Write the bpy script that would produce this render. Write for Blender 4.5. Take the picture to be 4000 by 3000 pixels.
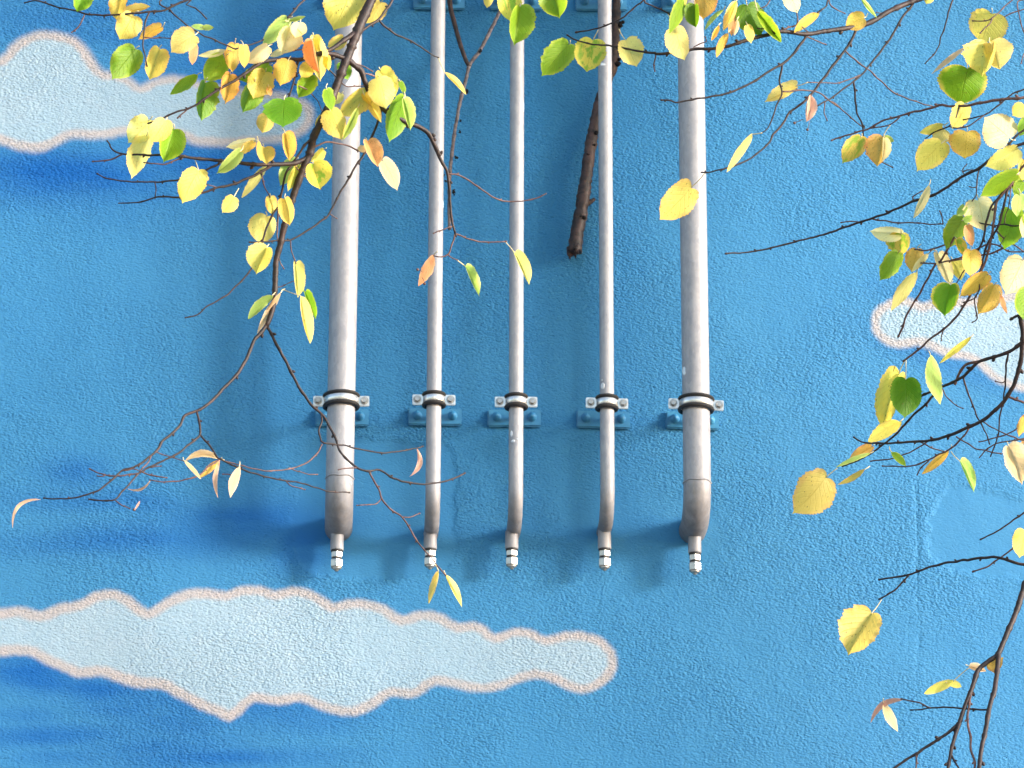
import bpy, bmesh, math, random
import numpy as np
from mathutils import Vector, Matrix, noise as mnoise

for o in list(bpy.data.objects):
    bpy.data.objects.remove(o)
scene = bpy.context.scene
COL = scene.collection
random.seed(7)

# ------------------------------------------------------------------ camera
FPX = 14300.0            # focal length in photo pixels (4000 px wide)
MPP = 0.00062            # metres per photo pixel on the wall at the picture centre
PITCH, YAW, ROLL = math.radians(19.5), math.radians(3.0), 0.0033
DIST = FPX * MPP
FWD = Vector((math.sin(YAW) * math.cos(PITCH), math.cos(YAW) * math.cos(PITCH), math.sin(PITCH)))
RGT0 = Vector((math.cos(YAW), -math.sin(YAW), 0.0))
UP0 = RGT0.cross(FWD)
RGT = (RGT0 * math.cos(ROLL) + UP0 * math.sin(ROLL)).normalized()
UP = (UP0 * math.cos(ROLL) - RGT0 * math.sin(ROLL)).normalized()
ZC = 1.6 + DIST * math.sin(PITCH)
CAM = Vector((0, 0, ZC)) - FWD * DIST
cam_data = bpy.data.cameras.new('camera')
cam = bpy.data.objects.new('camera', cam_data)
COL.objects.link(cam)
m = Matrix.Identity(4)
for i in range(3):
    m[i][0], m[i][1], m[i][2], m[i][3] = RGT[i], UP[i], -FWD[i], CAM[i]
cam.matrix_world = m
cam_data.sensor_width = 36.0
cam_data.lens = 36.0 * FPX / 4000.0
cam_data.clip_end = 500
cam_data.dof.use_dof = True
cam_data.dof.focus_distance = 7.9
cam_data.dof.aperture_fstop = 11.0
scene.camera = cam

# ------------------------------------------------------------------ light
SUN_AZ, SUN_EL = math.radians(66), math.radians(14)     # azimuth from the wall's normal towards +x
to_sun = Vector((math.sin(SUN_AZ) * math.cos(SUN_EL), -math.cos(SUN_AZ) * math.cos(SUN_EL), math.sin(SUN_EL)))
world = bpy.data.worlds.new('World')
scene.world = world
world.use_nodes = True
wn = world.node_tree
wn.nodes.clear()
sky = wn.nodes.new('ShaderNodeTexSky')
sky.sky_type = 'NISHITA'
sky.sun_disc = False
sky.sun_elevation = SUN_EL
sky.sun_rotation = math.atan2(to_sun.x, to_sun.y)
sky.dust_density = 1.0
sky.air_density = 1.0
bg = wn.nodes.new('ShaderNodeBackground')
bg.inputs['Strength'].default_value = 0.15
wo = wn.nodes.new('ShaderNodeOutputWorld')
wn.links.new(sky.outputs[0], bg.inputs[0])
wn.links.new(bg.outputs[0], wo.inputs[0])
sd = bpy.data.lights.new('sun', 'SUN')
sd.energy = 2.6
sd.angle = math.radians(13)
sd.color = (1.0, 0.98, 0.955)
sun = bpy.data.objects.new('sun', sd)
COL.objects.link(sun)
sun.rotation_euler = (-to_sun).to_track_quat('-Z', 'Y').to_euler()
sun.location = (4, -6, 9)
scene.view_settings.view_transform = 'Standard'
scene.view_settings.look = 'None'
scene.view_settings.gamma = 1.0
scene.view_settings.exposure = 1.95
scene.view_settings.use_curve_mapping = False
scene.cycles.max_bounces = 5
scene.cycles.diffuse_bounces = 3
scene.cycles.glossy_bounces = 3
scene.cycles.use_adaptive_sampling = True
scene.cycles.adaptive_threshold = 0.02

# ------------------------------------------------------------------ helpers
def ray(x, y):
    return FWD + RGT * ((x - 2000.0) / FPX) + UP * ((1500.0 - y) / FPX)

def at(x, y, d):
    """photo pixel -> point standing d metres in front of the wall plane (y = 0)"""
    v = ray(x, y)
    return CAM + v * ((-d - CAM.y) / v.y)

TILES = {'A': (0, 0, 2.212), 'B': (900, 0, 2.212), 'C': (1900, 0, 2.212), 'D': (3000, 0, 2.212),
         'E': (300, 600, 2.212), 'F': (1200, 1400, 2.765), 'G': (3000, 700, 2.212), 'H': (3000, 1300, 2.212),
         'I': (0, 1300, 2.212), 'J': (1200, 1700, 2.212), 'K': (2100, 1400, 1.84375), 'L': (3000, 2050, 1.746),
         'M': (1500, 550, 2.212), 'N': (2500, 0, 2.765), 'O': (600, 1650, 1.8433), 'P': (3500, 600, 3.318),
         'Q': (3400, 1450, 2.0735), 'R': (3500, 1000, 3.318), 'S': (0, 2200, 0.8848), 'X': (0, 0, 1.0)}

def px(t, x, y):
    ox, oy, s = TILES[t]
    return ox + x / s, oy + y / s

def link(name, mesh, mat=None, parent=None):
    o = bpy.data.objects.new(name, mesh)
    COL.objects.link(o)
    if mat is not None:
        for mm in (mat if isinstance(mat, (list, tuple)) else [mat]):
            mesh.materials.append(mm)
    o.parent = parent
    return o

def empty(name, loc, label, cat, group=None):
    o = bpy.data.objects.new(name, None)
    COL.objects.link(o)
    o.location = loc
    o.empty_display_size = 0.05
    o['label'] = label
    o['category'] = cat
    if group:
        o['group'] = group
    return o

class MB:
    """vertex / face collector"""
    def __init__(self):
        self.v, self.f = [], []

    def tube(self, pts, rad, sides=8, cap=True):
        n = len(pts)
        base = len(self.v)
        t_prev = None
        nrm = None
        for i in range(n):
            a, b = pts[max(i - 1, 0)], pts[min(i + 1, n - 1)]
            t = (b - a)
            t = t.normalized() if t.length > 1e-9 else (t_prev or Vector((0, 0, 1)))
            if nrm is None:
                nrm = t.orthogonal().normalized()
            else:
                nrm = (nrm - t * nrm.dot(t))
                nrm = nrm.normalized() if nrm.length > 1e-6 else t.orthogonal().normalized()
            bi = t.cross(nrm)
            r = rad[i] if hasattr(rad, '__len__') else rad
            for k in range(sides):
                a_ = 2 * math.pi * k / sides
                self.v.append(pts[i] + (nrm * math.cos(a_) + bi * math.sin(a_)) * r)
            t_prev = t
        for i in range(n - 1):
            for k in range(sides):
                k2 = (k + 1) % sides
                self.f.append((base + i * sides + k, base + i * sides + k2, base + (i + 1) * sides + k2, base + (i + 1) * sides + k))
        if cap:
            self.f.append(tuple(base + k for k in reversed(range(sides))))
            self.f.append(tuple(base + (n - 1) * sides + k for k in range(sides)))
        return self

    def lathe(self, c, axis, prof, sides=32, ref=None, cap=True):
        """profile [(h, r)] around axis through c"""
        axis = axis.normalized()
        a = (ref or axis.orthogonal()).normalized()
        b = axis.cross(a)
        base = len(self.v)
        for h, r in prof:
            for k in range(sides):
                t = 2 * math.pi * k / sides
                self.v.append(c + axis * h + (a * math.cos(t) + b * math.sin(t)) * r)
        for i in range(len(prof) - 1):
            for k in range(sides):
                k2 = (k + 1) % sides
                self.f.append((base + i * sides + k, base + i * sides + k2, base + (i + 1) * sides + k2, base + (i + 1) * sides + k))
        if cap:
            self.f.append(tuple(base + k for k in reversed(range(sides))))
            self.f.append(tuple(base + (len(prof) - 1) * sides + k for k in range(sides)))
        return self

    def blob(self, c, r, axis=None, stretch=1.0, sides=7, rings=5):
        axis = (axis or Vector((0, 0, 1))).normalized()
        prof = []
        for i in range(rings + 1):
            a = math.pi * i / rings
            prof.append((-math.cos(a) * r * stretch, max(math.sin(a) * r, r * 0.02)))
        return self.lathe(c, axis, prof, sides)

    def mesh(self, name, smooth=True):
        me = bpy.data.meshes.new(name)
        me.from_pydata([tuple(p) for p in self.v], [], self.f)
        me.update()
        if smooth:
            me.polygons.foreach_set('use_smooth', [True] * len(me.polygons))
        return me

def box_mesh(name, sx, sy, sz, bevel=0.002, seg=2, centre=(0, 0, 0)):
    bm = bmesh.new()
    bmesh.ops.create_cube(bm, size=1.0)
    for v in bm.verts:
        v.co = Vector((v.co.x * sx + centre[0], v.co.y * sy + centre[1], v.co.z * sz + centre[2]))
    if bevel:
        bmesh.ops.bevel(bm, geom=list(bm.edges), offset=bevel, segments=seg, affect='EDGES')
    me = bpy.data.meshes.new(name)
    bm.to_mesh(me)
    bm.free()
    return me

def catmull(pts, step=12.0):
    """smooth 2-D/3-D polyline through pts"""
    if len(pts) < 3:
        pts = [pts[0], tuple((np.array(pts[0]) + np.array(pts[-1])) / 2), pts[-1]]
    P = [np.array(p, float) for p in pts]
    P = [2 * P[0] - P[1]] + P + [2 * P[-1] - P[-2]]
    out = []
    for i in range(1, len(P) - 2):
        p0, p1, p2, p3 = P[i - 1:i + 3]
        n = max(2, int(np.linalg.norm(p2 - p1) / step))
        for k in range(n):
            t = k / n
            out.append(0.5 * (2 * p1 + (p2 - p0) * t + (2 * p0 - 5 * p1 + 4 * p2 - p3) * t * t + (3 * p1 - p0 - 3 * p2 + p3) * t ** 3))
    out.append(P[-2])
    return out

# ------------------------------------------------------------------ node material helpers
def mat_new(name):
    mt = bpy.data.materials.new(name)
    mt.use_nodes = True
    nt = mt.node_tree
    nt.nodes.clear()
    return mt, nt

class NT:
    def __init__(self, nt):
        self.nt = nt

    def n(self, kind, **kw):
        nd = self.nt.nodes.new(kind)
        for k, v in kw.items():
            setattr(nd, k, v)
        return nd

    def put(self, sock, val):
        if hasattr(val, 'node'):
            self.nt.links.new(val, sock)
        else:
            sock.default_value = val

    def math(self, op, a, b=0.0, c=None, clamp=False):
        nd = self.n('ShaderNodeMath', operation=op, use_clamp=clamp)
        self.put(nd.inputs[0], a)
        self.put(nd.inputs[1], b)
        if c is not None:
            self.put(nd.inputs[2], c)
        return nd.outputs[0]

    def mix(self, f, a, b, blend='MIX'):
        nd = self.n('ShaderNodeMix', data_type='RGBA', blend_type=blend)
        self.put(nd.inputs[0], f)
        for s, v in ((nd.inputs[6], a), (nd.inputs[7], b)):
            if isinstance(v, tuple) and len(v) == 3:
                v = v + (1.0,)
            self.put(s, v)
        return nd.outputs[2]

    def noise(self, vec, scale, detail=2.0, rough=0.5, dist=0.0):
        nd = self.n('ShaderNodeTexNoise')
        self.put(nd.inputs['Vector'], vec)
        nd.inputs['Scale'].default_value = scale
        nd.inputs['Detail'].default_value = detail
        nd.inputs['Roughness'].default_value = rough
        nd.inputs['Distortion'].default_value = dist
        return nd.outputs[0]

    def ramp(self, fac, lo, hi, a=0.0, b=1.0):
        nd = self.n('ShaderNodeMapRange', interpolation_type='SMOOTHSTEP')
        self.put(nd.inputs[0], fac)
        nd.inputs[1].default_value, nd.inputs[2].default_value = lo, hi
        nd.inputs[3].default_value, nd.inputs[4].default_value = a, b
        return nd.outputs[0]

    def attr(self, name):
        return self.n('ShaderNodeAttribute', attribute_name=name)

    def bump(self, h, strength=1.0, dist=0.01, normal=None):
        nd = self.n('ShaderNodeBump')
        self.put(nd.inputs['Strength'], strength)
        nd.inputs['Distance'].default_value = dist
        self.put(nd.inputs['Height'], h)
        if normal is not None:
            self.put(nd.inputs['Normal'], normal)
        return nd.outputs[0]

    def out(self, shader):
        o = self.n('ShaderNodeOutputMaterial')
        self.nt.links.new(shader, o.inputs[0])

    def principled(self, col, rough=0.5, metal=0.0, spec=0.5, normal=None):
        p = self.n('ShaderNodeBsdfPrincipled')
        if isinstance(col, tuple) and len(col) == 3:
            col = col + (1.0,)
        self.put(p.inputs['Base Color'], col)
        self.put(p.inputs['Roughness'], rough)
        self.put(p.inputs['Metallic'], metal)
        self.put(p.inputs['Specular IOR Level'], spec)
        if normal is not None:
            self.put(p.inputs['Normal'], normal)
        return p.outputs[0]

def make_wall_material():
    mt, nt = mat_new('painted_stucco')
    N = NT(nt)
    pos3 = N.n('ShaderNodeNewGeometry').outputs['Position']
    sx = N.n('ShaderNodeSeparateXYZ')
    nt.links.new(pos3, sx.inputs[0])
    cx = N.n('ShaderNodeCombineXYZ')
    nt.links.new(sx.outputs[0], cx.inputs[0])
    nt.links.new(sx.outputs[2], cx.inputs[1])
    pos = cx.outputs[0]

    def noise2(vec, scale, detail, rough, dist=0.0):
        o = N.noise(vec, scale, detail, rough, dist)
        o.node.noise_dimensions = '2D'
        return o
    paint = N.attr('paint').outputs['Color']
    smooth = N.attr('smooth').outputs['Fac']
    relief = N.attr('relief').outputs['Fac']
    # trowel drag turns the grain slightly, the angle wandering across the wall
    mp = N.n('ShaderNodeMapping')
    mp.inputs['Scale'].default_value = (0.82, 1.2, 1.0)
    mp.inputs['Rotation'].default_value = (0, 0, 0.35)
    nt.links.new(pos, mp.inputs[0])
    v = mp.outputs[0]
    g1 = noise2(v, 185.0, 2.0, 0.6)
    g2 = noise2(v, 85.0, 1.0, 0.5)
    pit = N.ramp(noise2(v, 125.0, 1.0, 0.5), 0.26, 0.35)
    vw = N.n('ShaderNodeTexVoronoi')
    vw.voronoi_dimensions = '2D'
    vw.inputs['Scale'].default_value = 155.0
    nt.links.new(v, vw.inputs['Vector'])
    grain = N.ramp(vw.outputs['Distance'], 0.0, 0.8, 1.0, 0.0)
    h = N.math('ADD', N.math('MULTIPLY', g1, 0.9), N.math('MULTIPLY', g2, 0.9))
    h = N.math('ADD', h, N.math('MULTIPLY', grain, 0.55))
    h = N.math('ADD', h, N.math('MULTIPLY', pit, 0.9))
    amt = N.ramp(noise2(pos, 3.0, 2.0, 0.5), 0.3, 0.7, 0.55, 1.2)
    rough_amt = N.math('MULTIPLY', amt, N.math('SUBTRACT', 1.0, N.math('MULTIPLY', smooth, 0.78)))
    h = N.math('MULTIPLY', h, rough_amt)
    h = N.math('ADD', h, N.math('MULTIPLY', noise2(pos, 14.0, 2.0, 0.5), 0.9))
    h = N.math('ADD', h, N.math('MULTIPLY', relief, 0.7))
    nrm = N.bump(h, 1.0, 0.0017)
    # paint wear: patchy thickness of the coat
    big = noise2(pos, 2.2, 3.0, 0.6)
    mid = noise2(pos, 24.0, 2.0, 0.6)
    c = N.mix(N.ramp(big, 0.3, 0.7, 0.0, 0.34), paint, N.mix(1.0, paint, (0.72, 0.86, 0.93), 'MULTIPLY'))
    c = N.mix(N.ramp(mid, 0.45, 0.75, 0.0, 0.14), c, N.mix(1.0, c, (1.35, 1.1, 1.05), 'MULTIPLY'))
    N.out(N.principled(c, 0.7, 0.0, 0.15, nrm))
    return mt

def make_steel():
    mt, nt = mat_new('galvanised_steel')
    N = NT(nt)
    pos = N.n('ShaderNodeNewGeometry').outputs['Position']
    dirt = N.attr('dirt').outputs['Fac']
    mp = N.n('ShaderNodeMapping')
    mp.inputs['Scale'].default_value = (1, 1, 0.45)
    nt.links.new(pos, mp.inputs[0])
    a = N.noise(mp.outputs[0], 60, 4, 0.6)
    vor = N.n('ShaderNodeTexVoronoi')
    vor.inputs['Scale'].default_value = 150
    nt.links.new(mp.outputs[0], vor.inputs['Vector'])
    sp = N.mix(0.5, vor.outputs['Color'], (0.5, 0.5, 0.5))
    bw = N.n('ShaderNodeRGBToBW')
    nt.links.new(sp, bw.inputs[0])
    val = N.math('ADD', N.math('MULTIPLY', N.math('SUBTRACT', a, 0.5), 0.8), N.math('MULTIPLY', N.math('SUBTRACT', bw.outputs[0], 0.5), 0.5))
    c = N.mix(N.ramp(val, -0.25, 0.25), (0.215, 0.215, 0.235), (0.305, 0.30, 0.318))
    streak = N.n('ShaderNodeMapping')
    streak.inputs['Scale'].default_value = (6, 6, 0.35)
    nt.links.new(pos, streak.inputs[0])
    st = N.noise(streak.outputs[0], 14, 3, 0.6)
    c = N.mix(N.ramp(st, 0.5, 0.75, 0.0, 0.45), c, (0.34, 0.31, 0.295))
    dn = N.noise(pos, 30, 4, 0.65)
    dm = N.math('MULTIPLY', dirt, N.ramp(dn, 0.25, 0.7, 0.55, 1.1), clamp=True)
    c = N.mix(dm, c, (0.075, 0.060, 0.052))
    spl = N.ramp(N.noise(pos, 21, 1, 0.4), 0.755, 0.775)
    c = N.mix(spl, c, (0.72, 0.74, 0.76))
    rough = N.ramp(a, 0.2, 0.8, 0.5, 0.64)
    nrm = N.bump(N.math('ADD', val, N.math('MULTIPLY', dm, 0.6)), 0.25, 0.002)
    N.out(N.principled(c, rough, 0.12, 0.5, nrm))
    return mt

def simple(name, col, rough=0.5, metal=0.0, spec=0.5, var=0.15, scale=60.0, bump=0.1, col2=None):
    mt, nt = mat_new(name)
    N = NT(nt)
    pos = N.n('ShaderNodeNewGeometry').outputs['Position']
    a = N.noise(pos, scale, 4, 0.6)
    c2 = col2 or tuple(x * (1 - var * 2.5) for x in col)
    c = N.mix(N.ramp(a, 0.35, 0.75), col, c2)
    N.out(N.principled(c, rough, metal, spec, N.bump(a, bump, 0.002)))
    return mt

def make_bark(name, c1, c2, c3, scale=1.0):
    mt, nt = mat_new(name)
    N = NT(nt)
    pos = N.n('ShaderNodeNewGeometry').outputs['Position']
    a = N.noise(pos, 130 * scale, 4, 0.65, 0.5)
    b = N.noise(pos, 25 * scale, 3, 0.6)
    c = N.mix(N.ramp(a, 0.35, 0.7), c1, c2)
    c = N.mix(N.ramp(b, 0.5, 0.75, 0.0, 0.7), c, c3)
    N.out(N.principled(c, 0.6, 0.0, 0.4, N.bump(a, 0.5, 0.002)))
    return mt

def make_leaf_material(name, core, rim, spots=0.25, mixamt=0.0, rimpos=0.82, transl=0.62):
    """core colour, rim colour near the margin, brown spots, blotches of rim colour by noise"""
    mt, nt = mat_new(name)
    N = NT(nt)
    at_ = N.attr('leaf')
    sep = N.n('ShaderNodeSeparateColor')
    nt.links.new(at_.outputs['Color'], sep.inputs[0])
    edge, along, side = sep.outputs[0], sep.outputs[1], sep.outputs[2]
    oi = N.n('ShaderNodeObjectInfo')
    rnd = oi.outputs['Random']
    cmb = N.n('ShaderNodeCombineXYZ')
    nt.links.new(N.math('MULTIPLY', N.math('SUBTRACT', side, 0.5), 2.0), cmb.inputs[0])
    nt.links.new(along, cmb.inputs[1])
    nt.links.new(N.math('MULTIPLY', rnd, 37.0), cmb.inputs[2])
    uv = cmb.outputs[0]
    n1 = N.noise(uv, 2.2, 3, 0.6)
    n2 = N.noise(uv, 9.0, 3, 0.6)
    c = N.mix(N.ramp(n2, 0.3, 0.75, 0.0, 0.35), core, N.mix(1.0, core, (0.86, 0.80, 0.62), 'MULTIPLY'))
    e2 = N.math('ADD', edge, N.math('MULTIPLY', N.math('SUBTRACT', n1, 0.5), 0.55))
    c = N.mix(N.ramp(e2, rimpos - 0.16, rimpos + 0.14), c, rim)
    if mixamt:
        c = N.mix(N.ramp(n1, 0.52 - mixamt, 0.58, 0.0, 1.0), c, rim)
    # veins: midrib and side veins, paler
    vv = N.math('FRACT', N.math('MULTIPLY', N.math('SUBTRACT', along, N.math('MULTIPLY', edge, 0.36)), 7.0))
    vein = N.ramp(N.math('ABSOLUTE', N.math('SUBTRACT', vv, 0.5)), 0.0, 0.10, 1.0, 0.0)
    mid = N.ramp(edge, 0.0, 0.045, 1.0, 0.0)
    vein = N.math('MAXIMUM', N.math('MULTIPLY', vein, N.ramp(edge, 0.75, 1.0, 0.5, 0.0)), mid)
    c = N.mix(N.math('MULTIPLY', vein, 0.6), c, N.mix(1.0, c, (0.80, 0.72, 0.45), 'MULTIPLY'))
    # brown specks and a few larger scorched patches
    vo = N.n('ShaderNodeTexVoronoi')
    nt.links.new(uv, vo.inputs['Vector'])
    vo.inputs['Scale'].default_value = 8.0
    sp = N.ramp(vo.outputs['Distance'], 0.10, 0.19, 1.0, 0.0)
    gate = N.ramp(N.noise(uv, 3.1, 2, 0.5), 0.62 - spots * 0.4, 0.66 - spots * 0.4)
    sp = N.math('MULTIPLY', sp, gate)
    c = N.mix(N.math('MULTIPLY', sp, 0.85), c, (0.16, 0.07, 0.015))
    sc = N.ramp(N.noise(uv, 1.7, 4, 0.7), 0.75 - spots * 0.06, 0.80 - spots * 0.06)
    c = N.mix(N.math('MULTIPLY', sc, 0.6), c, (0.42, 0.20, 0.05))
    rb = N.ramp(N.math('ADD', edge, N.math('MULTIPLY', N.math('SUBTRACT', n2, 0.5), 0.16)), 0.95, 1.02, 0.0, 0.55)
    c = N.mix(rb, c, N.mix(1.0, c, (0.75, 0.45, 0.28), 'MULTIPLY'))
    hs = N.n('ShaderNodeHueSaturation')
    nt.links.new(c, hs.inputs['Color'])
    nt.links.new(N.ramp(rnd, 0.0, 1.0, 0.488, 0.512), hs.inputs['Hue'])
    nt.links.new(N.ramp(N.math('FRACT', N.math('MULTIPLY', rnd, 7.3)), 0.0, 1.0, 0.88, 1.08), hs.inputs['Value'])
    c = hs.outputs[0]
    nrm = N.bump(N.math('ADD', N.math('MULTIPLY', vein, -0.8), N.math('MULTIPLY', n2, 0.9)), 0.6, 0.002)
    p = N.principled(c, 0.48, 0.0, 0.35, nrm)
    tr = N.n('ShaderNodeBsdfTranslucent')
    nt.links.new(c, tr.inputs[0])
    nt.links.new(nrm, tr.inputs['Normal'])
    mx = N.n('ShaderNodeMixShader')
    mx.inputs[0].default_value = transl
    nt.links.new(p, mx.inputs[1])
    nt.links.new(tr.outputs[0], mx.inputs[2])
    N.out(mx.outputs[0])
    return mt

M_WALL = make_wall_material()
M_STEEL = make_steel()
M_ZINC = simple('bright_zinc', (0.56, 0.56, 0.56), 0.30, 0.75, 0.5, 0.06, 80, 0.05)
M_CHROME = simple('polished_fitting', (0.44, 0.40, 0.35), 0.34, 0.8, 0.5, 0.08, 120, 0.05)
M_BOLT = simple('bolt_steel', (0.34, 0.33, 0.32), 0.3, 0.7, 0.5, 0.1, 120, 0.05)
M_RUBBER = simple('black_rubber', (0.022, 0.019, 0.018), 0.6, 0.0, 0.4, 0.2)
M_PLATE = simple("blue_painted_plate", (0.034, 0.185, 0.34), 0.45, 0.0, 0.4, 0.08, 45, 0.25, (0.028, 0.155, 0.29))
M_SPLASH_GLINT = simple('white_splash_glint', (0.62, 0.63, 0.66), 0.6)
M_RUST = simple('rust', (0.20, 0.035, 0.015), 0.8)
M_BARK = make_bark('twig_bark', (0.010, 0.005, 0.0045), (0.026, 0.012, 0.010), (0.055, 0.028, 0.024))
M_TWIG = make_bark('young_twig_bark', (0.055, 0.025, 0.022), (0.11, 0.055, 0.046), (0.22, 0.12, 0.10))
M_DEAD = make_bark('dead_bark', (0.009, 0.005, 0.0045), (0.050, 0.024, 0.019), (0.10, 0.056, 0.046), 0.55)
M_KNOT = simple('dark_bud', (0.008, 0.006, 0.006), 0.8, 0, 0.2)
M_GREYB = make_bark('pale_bark', (0.09, 0.065, 0.065), (0.19, 0.155, 0.155), (0.03, 0.02, 0.02), 1.0)
M_TRUNK = make_bark('trunk_bark', (0.06, 0.045, 0.038), (0.13, 0.10, 0.085), (0.18, 0.15, 0.13), 0.25)
M_PETIOLE = simple('leaf_stalk', (0.62, 0.52, 0.30), 0.5, 0, 0.4, 0.1)
M_GROUND = simple('paving', (0.20, 0.19, 0.18), 0.85, 0, 0.3, 0.1, 9, 0.3)
LEAF = {
    'yellow': make_leaf_material('leaf_yellow', (0.88, 0.70, 0.14), (0.89, 0.62, 0.15), 0.5),
    'bright': make_leaf_material('leaf_lemon', (0.90, 0.77, 0.22), (0.91, 0.71, 0.22), 0.3),
    'dull': make_leaf_material('leaf_olive_yellow', (0.82, 0.71, 0.17), (0.86, 0.66, 0.16), 0.3),
    'pale': make_leaf_material('leaf_cream', (0.92, 0.82, 0.42), (0.92, 0.76, 0.34), 0.3),
    'amber': make_leaf_material('leaf_amber', (0.88, 0.57, 0.11), (0.86, 0.44, 0.11), 0.8),
    'orange': make_leaf_material('leaf_orange', (0.82, 0.40, 0.15), (0.85, 0.50, 0.22), 0.4),
    'peach': make_leaf_material('leaf_peach', (0.92, 0.64, 0.33), (0.92, 0.70, 0.42), 0.15),
    'pink': make_leaf_material('bract_pink', (0.88, 0.48, 0.32), (0.90, 0.58, 0.42), 0.1),
    'green': make_leaf_material('leaf_green', (0.24, 0.42, 0.022), (0.40, 0.52, 0.05), 0.2),
    'dark': make_leaf_material('leaf_dark_green', (0.125, 0.28, 0.010), (0.18, 0.34, 0.02), 0.1),
    'lime': make_leaf_material('leaf_pale_green', (0.46, 0.62, 0.14), (0.60, 0.68, 0.20), 0.15),
    'mix': make_leaf_material('leaf_turning', (0.38, 0.55, 0.05), (0.86, 0.66, 0.10), 0.4, 0.07, 0.72),
    'gedge': make_leaf_material('leaf_green_yellow_rim', (0.19, 0.40, 0.012), (0.80, 0.64, 0.09), 0.15, 0.0, 0.88),
}

# ------------------------------------------------------------------ ground and wall
g = MB()
g.v = [Vector((-40, -40, 0)), Vector((40, -40, 0)), Vector((40, 0.02, 0)), Vector((-40, 0.02, 0))]
g.f = [(0, 1, 2, 3)]
ground = link('ground', g.mesh('ground', False), M_GROUND)
ground['kind'] = 'structure'
ground['label'] = 'grey paved ground at the foot of the blue wall'

def wall_xy(t, pts):
    out = []
    for x, y in pts:
        p = at(*px(t, x, y), 0.0)
        out.append((p.x, p.z))
    return out

CLOUDS = [
    wall_xy('A', [(-1200, 980), (-800, 560), (-300, 520), (0, 490), (80, 400), (190, 320), (300, 280), (400, 265), (520, 285), (640, 325), (720, 390), (800, 490),
                  (850, 570), (900, 610), (1000, 622), (1090, 650), (1160, 700), (1215, 735), (1290, 700), (1400, 660), (1520, 652),
                  (1650, 680), (1800, 715), (1950, 745), (2190, 775), (2400, 790), (2591, 850), (2681, 905), (2716, 985), (2691, 1090),
                  (2611, 1170), (2471, 1225), (2341, 1240), (2190, 1250), (2000, 1262), (1800, 1265), (1650, 1245), (1590, 1205), (1350, 1160), (1080, 1160),
                  (900, 1200), (650, 1197), (580, 1215), (450, 1280), (330, 1312), (200, 1302), (80, 1272), (0, 1245), (-300, 1180), (-800, 1260)]),
    wall_xy('S', [(-420, 250), (-300, 190), (-150, 170), (-60, 162), (0, 158), (70, 150), (140, 165), (200, 140), (270, 130), (330, 100), (390, 92), (430, 105), (470, 130), (510, 160),
                  (560, 130), (620, 100), (680, 88), (740, 92), (780, 97), (830, 82), (900, 80), (950, 96), (1010, 82), (1060, 90),
                  (1110, 110), (1150, 137), (1200, 125), (1270, 128), (1330, 145), (1390, 180), (1450, 165), (1510, 170), (1550, 188),
                  (1585, 208), (1640, 203), (1680, 220), (1710, 245), (1770, 226), (1830, 228), (1890, 252), (1960, 235), (2030, 240),
                  (2090, 265), (2125, 305), (2135, 350), (2115, 395), (2070, 435), (2010, 452), (1950, 435), (1900, 410), (1850, 398),
                  (1800, 410), (1740, 435), (1670, 447), (1600, 440), (1510, 423), (1450, 460), (1400, 467), (1350, 463), (1290, 505),
                  (1220, 527), (1150, 520), (1090, 500), (1040, 478), (960, 490), (880, 480), (840, 515), (795, 547), (750, 527),
                  (690, 505), (620, 470), (560, 435), (500, 432), (430, 418), (370, 395), (330, 388), (270, 395), (210, 370),
                  (150, 345), (110, 322), (60, 318), (0, 325), (-120, 335), (-300, 320)]),
    wall_xy('G', [(890, 1220), (910, 1150), (980, 1080), (1080, 1030), (1200, 1022), (1300, 1055), (1350, 1063), (1420, 1040), (1550, 1018), (1700, 1025),
                  (1900, 1005), (2212, 960), (2700, 900), (3000, 1060), (2960, 1500), (2700, 1900), (2212, 1840), (2060, 1797), (1930, 1727), (1830, 1637), (1740, 1572),
                  (1650, 1560), (1520, 1530), (1430, 1490), (1350, 1450), (1280, 1445), (1120, 1462), (1020, 1432), (940, 1370), (900, 1290)]),
]
PATCHES = [
    wall_xy('X', [(1185, 1900), (1205, 1745), (1400, 1730), (1660, 1738), (1765, 1750), (1774, 2000), (1765, 2190), (1600, 2245), (1300, 2252), (1160, 2190), (1150, 2050)]),
    wall_xy('X', [(3640, 2030), (3685, 1945), (3790, 1918), (4000, 1966), (4200, 1980), (4220, 2260), (4000, 2245), (3800, 2235), (3650, 2180)]),
    wall_xy('X', [(2010 + 105 * math.cos(a), 2085 + 110 * math.sin(a)) for a in np.linspace(0, 6.28, 20)[:-1]]),
    wall_xy('X', [(2370 + 150 * math.cos(a), 2075 + 150 * math.sin(a)) for a in np.linspace(0, 6.28, 20)[:-1]]),
    wall_xy('X', [(2725 + 150 * math.cos(a), 2090 + 165 * math.sin(a)) for a in np.linspace(0, 6.28, 20)[:-1]]),
]
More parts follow.
